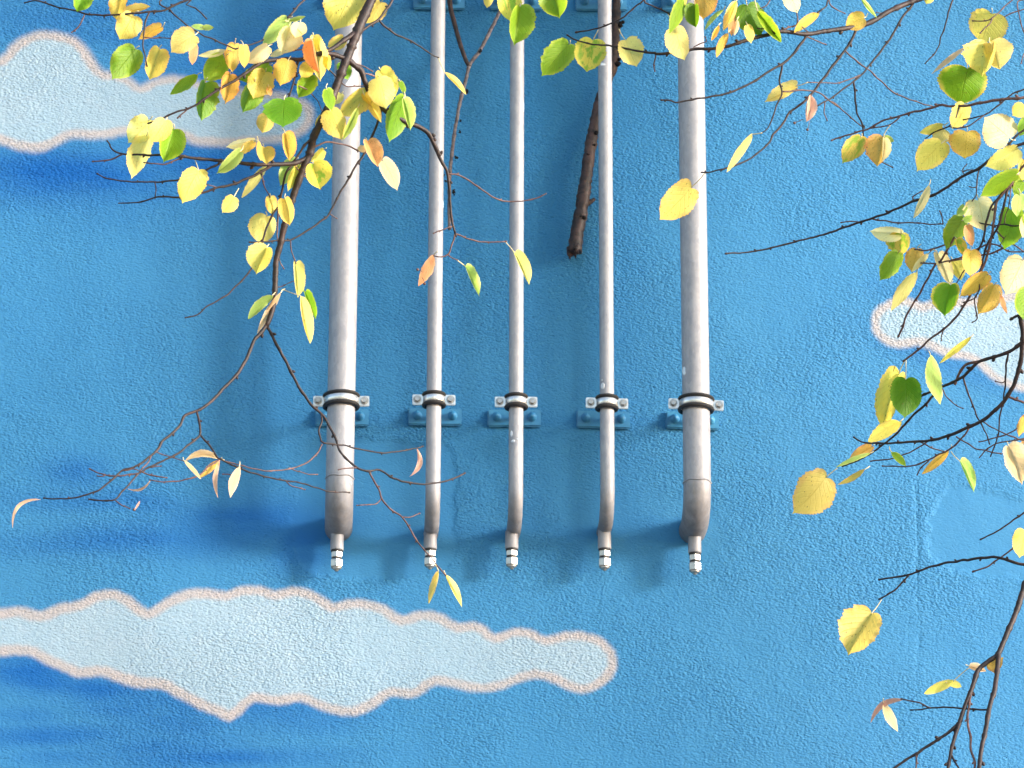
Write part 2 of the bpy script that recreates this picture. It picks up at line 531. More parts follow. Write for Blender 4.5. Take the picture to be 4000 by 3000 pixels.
# sprayed strokes of deeper blue, the last four being shade painted around the pipes: (photo px centre, half sizes, tilt in degrees, strength)
STROKES = [(250, 690, 520, 130, 0, 1.0), (820, 640, 380, 120, 8, .95), (600, 2090, 520, 70, -4, .65), (330, 1960, 360, 50, 0, .4), (260, 2870, 360, 45, -3, .65), (800, 2965, 520, 50, -3, .55), (60, 640, 200, 120, 0, .5), (1000, 230, 420, 260, 0, .75), (520, 120, 420, 110, 8, .75),
           (90, 60, 260, 120, -10, .45), (300, 1850, 130, 70, 0, .55), (900, 2060, 420, 100, -6, .75), (560, 1960, 260, 60, 10, .4), (1180, 2120, 130, 110, 0, .8),
           (120, 2640, 240, 90, 15, .9), (420, 2730, 280, 75, 10, .9), (900, 2780, 420, 110, -4, .9), (120, 2780, 160, 40, 0, .55), (680, 2900, 420, 60, -4, .55),
           (1180, 2830, 260, 60, -6, .5), (300, 2960, 240, 40, 0, .45), (3700, 1420, 330, 55, 22, .5), (3560, 1120, 200, 60, 0, .35),
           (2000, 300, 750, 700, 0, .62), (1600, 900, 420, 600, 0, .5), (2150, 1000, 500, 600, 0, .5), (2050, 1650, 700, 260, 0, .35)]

def sdist(poly, X, Z):
    """signed distance (negative inside) to a closed polygon"""
    d = np.full(X.shape, 1e9)
    inside = np.zeros(X.shape, bool)
    n = len(poly)
    for i in range(n):
        (x1, z1), (x2, z2) = poly[i], poly[(i + 1) % n]
        ex, ez = x2 - x1, z2 - z1
        L = ex * ex + ez * ez + 1e-12
        t = np.clip(((X - x1) * ex + (Z - z1) * ez) / L, 0, 1)
        d = np.minimum(d, (X - x1 - t * ex) ** 2 + (Z - z1 - t * ez) ** 2)
        c = ((z1 > Z) != (z2 > Z)) & (X < (x2 - x1) * (Z - z1) / (z2 - z1 + 1e-12) + x1)
        inside ^= c
    d = np.sqrt(d)
    return np.where(inside, -d, d)

def round_poly(poly):
    a = catmull([(x * 1000, z * 1000) for x, z in poly + poly[:1]], 14.0)
    return [(p[0] / 1000, p[1] / 1000) for p in a[:-1]]

def sstep(e0, e1, x):
    t = np.clip((x - e0) / (e1 - e0), 0, 1)
    return t * t * (3 - 2 * t)

def vnoise(X, Z, scale, seed, octaves=4):
    rng = np.random.RandomState(seed)
    out = np.zeros(X.shape)
    amp, tot = 1.0, 0.0
    for _ in range(octaves):
        g_ = rng.rand(64, 64)
        fx, fz = X * scale + 31.7, Z * scale + 17.3
        ix, iz = np.floor(fx).astype(int), np.floor(fz).astype(int)
        tx, tz = fx - ix, fz - iz
        tx, tz = tx * tx * (3 - 2 * tx), tz * tz * (3 - 2 * tz)
        a, b = g_[ix % 64, iz % 64], g_[(ix + 1) % 64, iz % 64]
        c, d = g_[ix % 64, (iz + 1) % 64], g_[(ix + 1) % 64, (iz + 1) % 64]
        out += amp * (a * (1 - tx) * (1 - tz) + b * tx * (1 - tz) + c * (1 - tx) * tz + d * tx * tz)
        tot += amp
        amp *= 0.5
        scale *= 2.0
    return out / tot

BLUE = np.array((0.036, 0.170, 0.332))
DEEP = np.array((0.003, 0.080, 0.285))
TEAL_SHADE = np.array((0.006, 0.110, 0.255))
PALE = np.array((0.252, 0.345, 0.418))
RIM = np.array((0.345, 0.315, 0.315))
SMOOTHC = np.array((0.055, 0.215, 0.410))

def build_wall():
    # fine grid in and around the picture, coarse margin out to the wall's edges
    st = 0.0048
    fx = np.arange(-1.9, 1.9001, st)
    fz = np.arange(ZC - 1.42, ZC + 1.42, st)
    xs = np.concatenate([np.linspace(-6, -1.95, 10), fx, np.linspace(1.95, 7, 12)])
    zs = np.concatenate([np.linspace(0, fz[0] - 0.05, 8), fz, np.linspace(fz[-1] + 0.05, 9.0, 8)])
    X, Z = np.meshgrid(xs, zs, indexing='xy')
    nx, nz = len(xs), len(zs)
    wob = (vnoise(X, Z, 9, 5) - 0.5) * 0.022 + (vnoise(X, Z, 55, 6, 2) - 0.5) * 0.010
    col = np.tile(BLUE, X.shape + (1,))
    # deeper sprayed blue; the central strokes paint shade around the pipes in teal
    deep = np.zeros(X.shape)
    teal_shade = np.zeros(X.shape)
    nz1 = vnoise(X, Z, 3.0, 11)
    for (sx, sy, rx, ry, ang, s) in STROKES:
        c = at(sx, sy, 0)
        a = math.radians(ang)
        dx, dz = (X - c.x) / MPP, -(Z - c.z) / MPP * math.cos(PITCH)
        u = (dx * math.cos(a) + dz * math.sin(a)) / rx
        w = (-dx * math.sin(a) + dz * math.cos(a)) / ry
        val = s * np.exp(-(u * u + w * w) * (0.55 + 0.8 * nz1))
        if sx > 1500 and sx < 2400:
            teal_shade = np.maximum(teal_shade, val * 0.6)
        else:
            deep = np.maximum(deep, val)
    streak = vnoise(X * 0.35 + 0.05 * vnoise(X, Z, 4.0, 19), Z * 1.8, 9.0, 12)
    deep = np.clip(deep * (0.30 + 1.35 * streak), 0, 1)
    col = col * (1 - deep[..., None]) + DEEP * deep[..., None]
    teal_shade = np.clip(teal_shade * (0.8 + 0.4 * vnoise(X, Z, 5.0, 13)), 0, 1) * (1 - deep)
    col = col * (1 - teal_shade[..., None]) + TEAL_SHADE * teal_shade[..., None]
    # towards the right of the mural the coat is a little paler
    pal = sstep(0.1, 1.0, X) * (0.35 + 0.5 * vnoise(X, Z, 2.0, 15)) * 0.42
    col = col * (1 - pal[..., None]) + np.array((0.053, 0.180, 0.320)) * pal[..., None]
    sm = np.zeros(X.shape)
    rel = np.zeros(X.shape)
    for k, P in enumerate(PATCHES):
        sdp = sdist(round_poly(P), X, Z) + wob * (1.6 if k < 2 else 2.5)
        w = (1 - sstep(-0.006, 0.012, sdp)) if k < 2 else 0.85 * (1 - sstep(-0.05, 0.02, sdp))
        sm = np.maximum(sm, w)
        tint = w * (0.07 if k < 2 else 0.03)
        col = col * (1 - tint[..., None]) + SMOOTHC * tint[..., None]
        if k < 2:
            rel -= 0.55 * np.exp(-((sdp - 0.004) / 0.004) ** 2) * (vnoise(X, Z, 12, 30 + k) > 0.48)
    # a hairline crack in the render
    ca, cb = at(3572, 1350, 0), at(3592, 2800, 0)
    tz = np.clip((Z - ca.z) / (cb.z - ca.z), 0, 1)
    cx = ca.x + (cb.x - ca.x) * tz + (vnoise(X * 0, Z, 9, 41) - 0.5) * 0.02
    zz = sstep(cb.z, cb.z + 0.3, Z) * (1 - sstep(ca.z - 0.2, ca.z, Z))
    rel -= 1.1 * np.exp(-((X - cx) / 0.0045) ** 2) * zz * (0.35 + 0.9 * (vnoise(X, Z, 6, 42) > 0.5))
    ids = np.zeros(X.shape, int)
    for k, P in enumerate(CLOUDS):
        sdc = sdist(round_poly(P), X, Z)
        s_ = sdc + wob * 0.2
        soft = 0.011 if k == 0 else 0.0075
        w = 1 - sstep(-soft, soft, s_ + (vnoise(X, Z, 90, 50 + k, 1) - 0.5) * 0.003)
        col = col * (1 - w[..., None]) + RIM * w[..., None]
        bw = 0.0220 + (vnoise(X, Z, 5, 60 + k) - 0.5) * 0.010
        w = 1 - sstep(-0.007, 0.006, s_ + bw + (vnoise(X, Z, 80, 70 + k, 1) - 0.5) * 0.003)
        pc = PALE * (0.95 + 0.10 * vnoise(X, Z, 4, 80 + k)[..., None])
        col = col * (1 - w[..., None]) + pc * w[..., None]
        ids[sdc < 0.0] = k + 1
    verts = np.stack([X.ravel(), np.zeros(X.size), Z.ravel()], 1)
    i = (np.arange(nz - 1)[:, None] * nx + np.arange(nx - 1)[None, :])
    quads = np.stack([i, i + 1, i + 1 + nx, i + nx], -1).reshape(-1, 4)
    qid = ids[:-1, :-1].reshape(-1)
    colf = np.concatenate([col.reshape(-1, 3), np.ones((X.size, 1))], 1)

    def sub(name, sel, extra_v=None, extra_f=None):
        q = quads[sel]
        used, inv = np.unique(q.ravel(), return_inverse=True)
        v = verts[used]
        f = inv.reshape(-1, 4)
        cc, ss, rr = colf[used], sm.ravel()[used], rel.ravel()[used]
        if extra_v is not None:
            off = len(v)
            v = np.concatenate([v, extra_v])
            f = np.concatenate([f, extra_f + off])
            ne = len(extra_v)
            cc = np.concatenate([cc, np.tile(np.append(BLUE, 1), (ne, 1))])
            ss = np.concatenate([ss, np.zeros(ne)])
            rr = np.concatenate([rr, np.zeros(ne)])
        me = bpy.data.meshes.new(name)
        me.vertices.add(len(v))
        me.vertices.foreach_set('co', v.ravel())
        me.loops.add(f.size)
        me.loops.foreach_set('vertex_index', f.ravel().astype(np.int32))
        me.polygons.add(len(f))
        me.polygons.foreach_set('loop_start', (np.arange(len(f)) * 4).astype(np.int32))
        me.update(calc_edges=True)
        a = me.attributes.new('paint', 'FLOAT_COLOR', 'POINT')
        a.data.foreach_set('color', cc.ravel())
        a = me.attributes.new('smooth', 'FLOAT', 'POINT')
        a.data.foreach_set('value', ss)
        a = me.attributes.new('relief', 'FLOAT', 'POINT')
        a.data.foreach_set('value', rr)
        me.update()
        return me
    x0, x1, z0, z1, th = -6.0, 7.0, 0.0, 9.0, 0.3
    ev = np.array([(x0, 0, z0), (x1, 0, z0), (x1, 0, z1), (x0, 0, z1), (x0, th, z0), (x1, th, z0), (x1, th, z1), (x0, th, z1)], float)
    ef = np.array([(5, 4, 7, 6), (4, 0, 3, 7), (1, 5, 6, 2), (3, 2, 6, 7), (4, 5, 1, 0)])
    root = empty('painted_wall', (0, 0, 0), 'blue rough-rendered wall painted with pale pink-rimmed clouds, pipes fixed to it', 'wall')
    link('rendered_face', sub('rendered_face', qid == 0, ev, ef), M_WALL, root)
    labs = ['pale blue painted cloud with blurred pinkish rim, beside the thick pipe under the drooping branch',
            'long pale blue painted cloud with scalloped pinkish rim below the pipe ends',
            'pale painted cloud with pinkish rim behind the hanging twigs']
    for k in range(3):
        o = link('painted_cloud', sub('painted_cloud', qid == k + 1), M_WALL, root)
        o['label'] = labs[k]
build_wall()

# ------------------------------------------------------------------ pipes and clamps
PD = 0.125           # pipe axis in front of the wall
X3, Y3, Z3 = Vector((1, 0, 0)), Vector((0, 1, 0)), Vector((0, 0, 1))

def add_dirt(me, fn):
    a = me.attributes.new('dirt', 'FLOAT', 'POINT')
    a.data.foreach_set('value', [fn(v.co) for v in me.vertices])

def hexa(c, axis, r, h, ch=0.12):
    b = MB()
    b.lathe(c, axis, [(0, r * (1 - ch)), (h * 0.12, r), (h * 0.86, r), (h, r * (1 - ch))], 6, ref=X3 * 0.9 + Y3 * 0.5 if abs(axis.z) > .5 else X3)
    return b

def build_pipe(xc, yc, r, nx_, ny_top, ny_end, seam, label, splash_glints=()):
    pc = at(xc, yc, PD)
    x = pc.x
    dn = 0.044                                    # nozzle stands this far off the wall
    low = at(nx_, ny_top, dn)
    ze = low.z + r * 0.92                         # height of the horizontal leg's axis
    R = 0.082 if r > 0.025 else 0.074
    ztop = 8.4
    root = empty('steel_pipe', (x, -PD, ze - 0.12), label, 'pipe', 'grey steel pipes on the blue wall')
    inv = Matrix.Translation(-Vector((x, -PD, ze - 0.12)))
    pts = [Vector((x, 0.05, ze)), Vector((x, -(PD - R), ze))]
    for k in range(1, 17):
        a = math.pi / 2 * k / 16
        pts.append(Vector((x, -(PD - R + R * math.sin(a)), ze + R * (1 - math.cos(a)))))
    z = ze + R
    while z < ztop:
        z += 0.05
        pts.append(Vector((x, -PD, z)))
    b = MB().tube(pts, r, 40)
    me = b.mesh('pipe_run')
    zs_ = ze + R
    add_dirt(me, lambda c: (max(0.0, min(1.0, (zs_ + 0.06 - c.z) / 0.13)) ** 1.4) * 0.55 if c.z < zs_ + .06 else 0.0)
    me.transform(inv)
    link('pipe_run', me, M_STEEL, root)
    if seam:
        s = at(xc, seam, PD + r)
        t = MB()
        ring = []
        for k in range(49):
            a = 2 * math.pi * k / 48
            ring.append(Vector((x + r * math.cos(a), -PD + r * math.sin(a), s.z + 0.0012 * math.sin(5 * a))))
        t.tube(ring, 0.0022, 6, False)
        me = t.mesh('weld_seam')
        add_dirt(me, lambda c: 0.35)
        me.transform(inv)
        link('weld_seam', me, M_STEEL, root)
    # white blobs: paint splashes, and a highlight painted on the first pipe
    for (sx_, sy_, sr_, st_) in splash_glints:
        s = at(sx_, sy_, PD + r)
        ux = max(-0.85, min(0.85, (s.x - x) / r))
        nrm_ = Vector((ux, -math.sqrt(1 - ux * ux), 0))
        sb = MB()
        sb.lathe(Vector((x, -PD, s.z)) + nrm_ * (r - 0.0006), nrm_, [(0, sr_ * MPP), (0.0009, sr_ * MPP * 0.85), (0.0013, sr_ * MPP * 0.3)], 9)
        me = sb.mesh('splash_glint')
        for v_ in me.vertices:
            v_.co.z = s.z + (v_.co.z - s.z) * st_ + 0.0006 * mnoise.noise(v_.co * 900)
        me.transform(inv)
        link('splash_glint', me, M_SPLASH_GLINT, root)
    # drain nozzle with two hexagon fittings and a plug
    xn = low.x
    end = at(nx_, ny_end, dn)
    L = low.z - end.z
    zt = ze - r * 0.45
    b = MB()
    nr = 0.0158
    b.lathe(Vector((xn, -dn, 0)), Z3, [(low.z - L * 0.47, nr * .97), (low.z - L * 0.46, nr), (low.z - 0.004, nr * .99), (zt, nr * .97)], 28)
    me = b.mesh('drain_nozzle')
    add_dirt(me, lambda c: max(0, min(0.55, 0.55 * (c.z - low.z + L * .3) / (L * .3))))
    me.transform(inv)
    noz = link('drain_nozzle', me, M_STEEL, root)

    def piece(name, b, mat, smooth=False):
        me = b.mesh(name, smooth)
        me.transform(inv)
        return link(name, me, mat, noz)
    c = Vector((xn, -dn, 0))
    zc = low.z - L * 0.47
    piece('black_washer', MB().lathe(c, Z3, [(zc - 0.004, 0.0142), (zc + 0.0005, 0.0142)], 24), M_RUBBER)
    h1 = L * 0.195
    piece('hex_nut', hexa(c + Z3 * (zc - 0.004 - h1), Z3, 0.0142, h1), M_CHROME)
    zc2 = zc - 0.004 - h1
    piece('black_washer', MB().lathe(c, Z3, [(zc2 - 0.003, 0.0122), (zc2 + 0.0005, 0.0122)], 24), M_RUBBER)
    h2 = L * 0.265
    piece('cap_nut', hexa(c + Z3 * (zc2 - 0.003 - h2), Z3, 0.0152, h2), M_CHROME)
    zc3 = zc2 - 0.003 - h2
    piece('drain_plug', MB().lathe(c, Z3, [(zc3 - 0.0085, 0.003), (zc3 - 0.0075, 0.0045), (zc3 - 0.004, 0.0045), (zc3 - 0.004, 0.0085), (zc3, 0.0125)], 16), M_CHROME, True)
    return x, ze

def build_clamp(x, z, r, plate_px, label, rust=False):
    """z: height of the clamp; plate_px: photo pixel of the plate's middle"""
    root = empty('pipe_clamp', (x, 0, z), label, 'pipe clamp', 'clamps holding the pipes')
    c = Vector((0, -PD, 0))
    ro = r + 0.0075
    # zinc band and its two flattened ears
    h = 0.0082
    b = MB().lathe(c, Z3, [(-h, ro - 0.003), (-h, ro), (-h + .0015, ro + .0012), (h - .0015, ro + .0012), (h, ro), (h, ro - 0.003)], 48, cap=False)
    link('band', b.mesh('band'), M_ZINC, root)
    b = MB()
    for s in (-1, 1):
        prof = []
        for k in range(9):
            a = math.pi * 2 * k / 8
            prof.append((s * 0.0128 + 0.0046 * math.sin(a), ro - 0.0005 + 0.0046 * math.cos(a)))
        b.lathe(c, Z3, prof, 48, cap=False)
    link('rubber_liner', b.mesh('rubber_liner'), M_RUBBER, root)
    ew = 0.027
    for s in (-1, 1):
        e = link('ear', box_mesh('ear', ew, 0.007, 0.026, 0.0016, 2, (s * (ro + ew / 2 - 0.001), -PD, 0)), M_ZINC, root)
        bc = Vector((s * (ro + ew / 2 + 0.001), -PD - 0.0034, 0.0005))
        bb = MB().lathe(bc, -Y3, [(0, 0.0098), (0.0016, 0.0098)], 24)
        link('washer', bb.mesh('washer', False), M_BOLT, e)
        hb = MB().lathe(bc - Y3 * 0.0016, -Y3, [(0, 0.0076), (0.0052, 0.0076), (0.0064, 0.0064)], 6)
        link('bolt', hb.mesh('bolt', False), M_BOLT, e)
    # stand-off rod and the blue painted wall plate with two domed bolts
    pp = at(plate_px[0], plate_px[1], 0.006)
    lx, lz = pp.x - x, pp.z - z
    rod = MB().tube([Vector((lx * 0.3, -PD + r, 0)), Vector((lx * 0.6, -0.06, lz * 0.5)), Vector((lx, -0.002, lz))], 0.005, 10)
    link('stand_off_rod', rod.mesh('stand_off_rod'), M_PLATE, root)
    pl = link('wall_plate', box_mesh('wall_plate', 0.129, 0.010, 0.043, 0.003, 2, (lx, -0.005, lz)), M_PLATE, root)
    for s in (-1, 1):
        bc = Vector((lx + s * 0.043, -0.0095, lz + 0.002))
        bb = MB().lathe(bc, -Y3, [(0, 0.0115), (0.0025, 0.0115), (0.003, 0.0098), (0.009, 0.0098), (0.0105, 0.0085), (0.013, 0.006), (0.016, 0.0045)], 12)
        link('plate_bolt', bb.mesh('plate_bolt'), M_PLATE, pl)
    if rust:
        rb = MB()
        for k in range(7):
            rb.blob(Vector((lx + 0.016 + 0.008 * random.random(), -0.0105, lz - 0.013 + 0.010 * random.random())), 0.003 + 0.002 * random.random(), -Y3, 0.5)
        link('rust_patch', rb.mesh('rust_patch'), M_RUST, pl)
    root.rotation_euler = (0, math.radians(random.uniform(-1.3, 1.3)), 0)
    return root

PN = ['thick pipe under the drooping branch', 'thin pipe beside the pale forked branch', 'thin middle pipe of five',
      'thin pipe covering the dark broken branch', 'thick pipe beside bare blue wall']
PIPES = [  # x at clamp, ear y, radius, nozzle x, nozzle top y, nozzle end y, seam y, plate (x, y)
    (1333, 1568, 0.0330, 1317, 2091, 2216, 1853, (1336, 1632)),
    (1695, 1563, 0.0176, 1681, 2091, 2208, None, (1699, 1629)),
    (2016, 1571, 0.0172, 1999, 2089, 2208, None, (2009, 1634)),
    (2371, 1576, 0.0170, 2361, 2084, 2214, None, (2357, 1640)),
    (2719, 1581, 0.0327, 2713, 2100, 2230, 1870, (2705, 1644)),
]
SPLASH_GLINT = {0: [(1372, 1880, 5, 1.8)], 2: [(1998, 1692, 6, 2.4), (2004, 1722, 9, 0.7), (2022, 1716, 5, 0.8)],  # the first pipe's entry is a highlight painted as a white blob
          3: [(2352, 1482, 5, 1.0), (2354, 1505, 10, 1.5)], 4: [(2765, 1858, 6, 1.6)]}
for i, (xc, yc, r, nx_, nt_, ne_, seam, plate) in enumerate(PIPES):
    lab = ['thick grey pipe with a weld seam, under the drooping leafy branch', 'thin grey pipe beside the pale forked dead branch',
           'thin grey pipe in the middle of the five', 'thin grey pipe with the dark broken branch hanging behind it',
           'thick grey pipe with a weld seam beside bare blue wall, crossed by one leafy twig'][i]
    x, ze = build_pipe(xc, yc, r, nx_, nt_, ne_, seam, lab, SPLASH_GLINT.get(i, ()))
    zc = at(xc, yc, PD).z
    build_clamp(x, zc, r, plate, 'rubber-lined zinc clamp at the foot of the ' + PN[i], rust=(i in (0, 3)))
    # the row above, its blue plates just inside the top edge
    up = (plate[0] + (xc - 2134) * -0.036 + (plate[0] - xc) * 0, 9 + (xc - 2000) * 0.008)
    pu = at(up[0], up[1], 0.006)
    dz = at(xc, yc, PD).z - at(plate[0], plate[1], 0.006).z
    build_clamp(x, pu.z + dz, r, up, 'upper clamp with blue plate on the ' + PN[i])

# ------------------------------------------------------------------ broken branches caught behind the pipes
def wood(name, pts, w0, w1, mat, label, d, knots=(), forks=(), rough=0.12, seed=1):
    rnd = random.Random(seed)
    P = catmull(pts, 9.0)
    n = len(P)
    dd = lambda x, y: d + 0.004 * math.sin(y / 90.0)
    W = [at(p[0], p[1], dd(*p)) for p in P]
    rad = []
    for i in range(n):
        t = i / (n - 1)
        r = (w0 + (w1 - w0) * t) * 0.5 * MPP * (1 + rough * (rnd.random() - 0.5) * 2)
        rad.append(r)
    base = W[-1]
    root = empty(name, base, label, 'branch')
    inv = Matrix.Translation(-base)
    b = MB().tube(W, rad, 14)
    for v in range(len(b.v)):
        q = b.v[v]
        b.v[v] = q + Vector((mnoise.noise(q * 190), mnoise.noise(q * 90 + Vector((9, 9, 9))), mnoise.noise(q * 60))) * rad[0] * 0.38
    for k in range(9):
        e_ = W[-1] + Vector((rnd.uniform(-.8, .8), rnd.uniform(-.8, .8), 0)) * rad[-1]
        b.tube([e_ + Vector((0, 0, rad[-1])), e_, e_ - Vector((rnd.uniform(-.2, .2) * rad[-1], 0, rad[-1] * rnd.uniform(.2, .9)))], [rad[-1] * .35, rad[-1] * .3, rad[-1] * .05], 5)
    me = b.mesh('stem')
    me.transform(inv)
    link('stem', me, mat, root)
    for (kx, ky, kr) in knots:
        kb = MB()
        for q_ in range(4):
            kb.blob(at(kx + rnd.uniform(-.6, .6) * kr, ky + rnd.uniform(-.8, .8) * kr, d + 0.012), kr * MPP * rnd.uniform(.45, .8), Vector((rnd.random() - .5, -1, rnd.random() - .5)), 1.0, 8, 5)
        me = kb.mesh('knot')
        me.transform(inv)
        link('knot', me, M_KNOT, root)
    for (fp, f0, f1, nm, mt_) in forks:
        Q = catmull(fp, 9.0)
        Wq = [at(p[0], p[1], dd(*p)) for p in Q]
        rq = [(f0 + (f1 - f0) * i / (len(Q) - 1)) * .5 * MPP * (1 + rough * (rnd.random() - .5)) for i in range(len(Q))]
        me = MB().tube(Wq, rq, 10).mesh(nm)
        me.transform(inv)
        link(nm, me, mt_, root)
    return root

wood('broken_branch', [(2440, -520), (2418, -250), (2408, 0), (2404, 120), (2395, 250), (2362, 340), (2335, 430), (2312, 540), (2300, 620), (2283, 740), (2268, 840), (2252, 920), (2245, 985)],
     26, 54, M_DEAD, 'dark broken branch hanging behind a thin pipe, rough stub end downward', 0.040,
     knots=[(2428, 95, 13), (2412, 240, 16), (2330, 515, 10), (2291, 680, 12), (2274, 843, 13), (2298, 605, 9), (2318, 560, 8), (2250, 968, 10)],
     forks=[([(2285, 800), (2305, 790), (2324, 776)], 26, 12, 'snag', M_DEAD)], rough=0.10, seed=4)
wood('forked_branch', [(1950, 50), (1905, 140), (1870, 205), (1835, 252), (1820, 310), (1797, 400), (1782, 480), (1770, 560), (1757, 680), (1755, 770), (1755, 850), (1756, 895)],
     15, 14, M_GREYB, 'pale forked dead branch with dark buds beside a thin pipe', 0.05,
     knots=[(1876, 200, 8), (1828, 355, 8), (1800, 470, 6), (1798, 515, 6), (1782, 615, 7), (1775, 755, 8), (1772, 745, 6), (1735, 685, 5), (1742, 710, 5)],
     forks=[([(1740, -420), (1748, -150), (1757, 10), (1775, 90), (1800, 180), (1822, 240), (1835, 262)], 26, 17, 'stem', M_DEAD),
            ([(2060, -260), (1990, -60), (1950, 52)], 12, 15, 'stem', M_GREYB)], rough=0.10, seed=9)

# ------------------------------------------------------------------ the linden tree
def dfun(g):
    if g == 'left':
        return lambda x, y: 1.25 + 0.13 * math.sin(x / 520.0 + 0.6) + 0.10 * math.cos(y / 430.0)
    if g == 'top':
        return lambda x, y: 1.02 + 0.12 * math.sin(x / 450.0 + 2.0) + 0.08 * math.cos(y / 380.0 + 1.0)
    return lambda x, y: 0.92 + 0.14 * math.sin(y / 480.0 + 0.3) + 0.10 * math.cos(x / 330.0)

def scale_at(d):
    return MPP * (abs(CAM.y) - d) / abs(CAM.y)

TRUNK = Vector((3.3, -1.5, 0))
tree = empty('linden_tree', TRUNK, 'linden tree, yellow and green heart leaves on dark hanging twigs before the wall', 'tree')
TINV = Matrix.Translation(-TRUNK)
b = MB()
tp = [TRUNK + Vector((0.10 * math.sin(k * 0.9), 0.08 * math.cos(k * 0.7) - 0.08, k * 0.5 - 0.05)) for k in range(19)]
b.tube(tp, [0.21 - 0.0085 * k + (0.08 if k == 0 else 0.02 if k == 1 else 0) for k in range(19)], 20)
me = b.mesh('trunk'); me.transform(TINV)
link('trunk', me, M_TRUNK, tree)

def chunk_pts(chunks):
    out = []
    for t, pts in chunks:
        out += [px(t, x, y) for x, y in pts]
    return out

HUBS = {'left': [(1690, -420)], 'top': None, 'right': None}
BRANCH = {}
rt = random.Random(21)

def strand(g, w0, w1, pts2, name, parent, mat, bud=True, extra=None, seed=None):
    d = dfun(g)
    pts2 = list(pts2)
    x0, y0 = pts2[0]
    if y0 < 22 and name == 'twig' and w0 < 30:
        if g == 'left':
            pts2 = [(1690 + (x0 - 1400) * 0.12, -420)] + [((x0 * 2 + 1690) / 3, -140)] + pts2
        else:
            pts2 = [(x0 + 190, -262), (x0 + 60, -90)] + pts2
    elif x0 > 3978 and name == 'twig':
        pts2 = [(4236, y0 - 130), (4110, y0 - 55)] + pts2
    P = catmull(pts2, 10.0)
    n = len(P)
    W, rad = [], []
    ph = rt.random() * 9
    nodes = {}
    k = rt.randint(3, 7)
    while k < n:
        nodes[k] = rt.random()
        k += rt.randint(6, 11)
    side = 1
    b = MB()
    for i, p in enumerate(P):
        t = i / max(1, n - 1)
        w = w0 + (w1 - w0) * t
        amp = min(3.6, 30.0 / max(w, 4))
        x = p[0] + amp * mnoise.noise(Vector((i * 0.31, ph, 0)))
        y = p[1] + amp * mnoise.noise(Vector((i * 0.31, ph, 5)))
        dd = d(x, y)
        W.append(at(x, y, dd))
        rad.append(0.5 * w * scale_at(dd) * (1.22 if i in nodes else 1.0) * (0.90 + 0.20 * rt.random()))
    b.tube(W, rad, 10 if w0 > 16 else 7)
    if bud:
        for i in nodes:
            if rad[i] > 0.006 or i >= n - 1:
                continue
            t = (W[i + 1] - W[i]).normalized()
            o = (t.cross(FWD)).normalized() * (side)
            side = -side
            if nodes[i] > 0.35:
                b.blob(W[i] + o * rad[i] * 1.2 + t * rad[i] * 0.5, max(rad[i] * 0.75, 0.0011), (t + o * 0.9), 1.5, 6, 4)
        t = (W[-1] - W[-2]).normalized()
        b.blob(W[-1] + t * rad[-1] * 1.2, max(rad[-1] * 1.35, 0.0016), t, 1.6, 7, 5)
    me = b.mesh(name)
    me.transform(TINV)
    return link(name, me, mat, parent)

def world_limb(pts, r0, r1, parent, name='limb'):
    P = catmull([tuple(p) for p in pts], 0.08)
    W = [Vector(p) for p in P]
    rad = [r0 + (r1 - r0) * i / (len(W) - 1) for i in range(len(W))]
    me = MB().tube(W, rad, 12).mesh(name)
    me.transform(TINV)
    return link(name, me, M_BARK, parent)

# --- the three limbs that carry everything in view
LM = chunk_pts([('X', [(2250, -1150), (1950, -800), (1690, -420), (1530, -130)]),
                ('B', [(1240, -40), (1190, 60), (1110, 240), (1040, 420), (1000, 520), (940, 680), (870, 860), (800, 1030), (720, 1180), (690, 1310), (620, 1480)]),
                ('E', [(1860, 400), (1800, 600), (1755, 800), (1720, 950), (1710, 1200), (1690, 1350), (1640, 1490)])])
BRANCH['left'] = strand('left', 62, 19, LM, 'branch', tree, M_BARK, bud=False)
BRANCH['left']['label'] = 'dark drooping branch crossing the thick pipe, most of its leaves yellow'
TM = chunk_pts([('X', [(4330, -420), (4100, -230), (3850, -90)]),
                ('D', [(1340, -20), (1240, 15), (1050, 95), (920, 175), (800, 220), (680, 245), (500, 270)]),
                ('N', [(2000, 335), (1800, 370), (1650, 350), (1500, 340), (1400, 370), (1270, 400), (1130, 440), (1000, 485), (880, 510), (780, 525), (600, 530), (420, 560), (300, 575), (160, 580)]),
                ('C', [(1460, 460), (1300, 440), (1140, 405), (1000, 390), (900, 380), (780, 350), (710, 310)])])
BRANCH['top'] = strand('top', 34, 6, TM, 'branch', tree, M_BARK)
BRANCH['top']['label'] = 'slim branch crossing the bare thick pipe, hung with heart leaves'
RM = [(4330, -700), (4262, -300), (4240, 300), (4232, 900), (4236, 1500), (4230, 2100), (4180, 2700), (4120, 3250)]
BRANCH['right'] = strand('right', 60, 20, RM, 'branch', tree, M_BARK, bud=False)
strand('top', 26, 12, [(4330, -420), (3900, -300), (3400, -262), (2900, -258), (2400, -262), (2050, -250)], 'branch', tree, M_BARK, bud=False)
for g, p in (('left', (2250, -1150)), ('top', (4330, -420)), ('right', (4330, -700))):
    e = at(p[0], p[1], dfun(g)(*p))
    sz = min(8.4, e.z + 0.9)
    s = Vector((TRUNK.x, TRUNK.y, sz))
    mid = (s * 0.45 + e * 0.55) + Vector((0, 0, 0.35))
    world_limb([s, mid, e], 0.055, 0.5 * 60 * scale_at(1.0) * (0.8 if g == 'left' else 1.0), tree)

def T(g, w0, w1, *chunks, mat=None):
    pts = chunk_pts(chunks)
    strand(g, w0, w1, pts, 'twig', BRANCH[g], mat or (M_BARK if w0 > 11 else M_TWIG if w0 < 7.5 else M_BARK))

L_, T_, R_ = 'left', 'top', 'right'
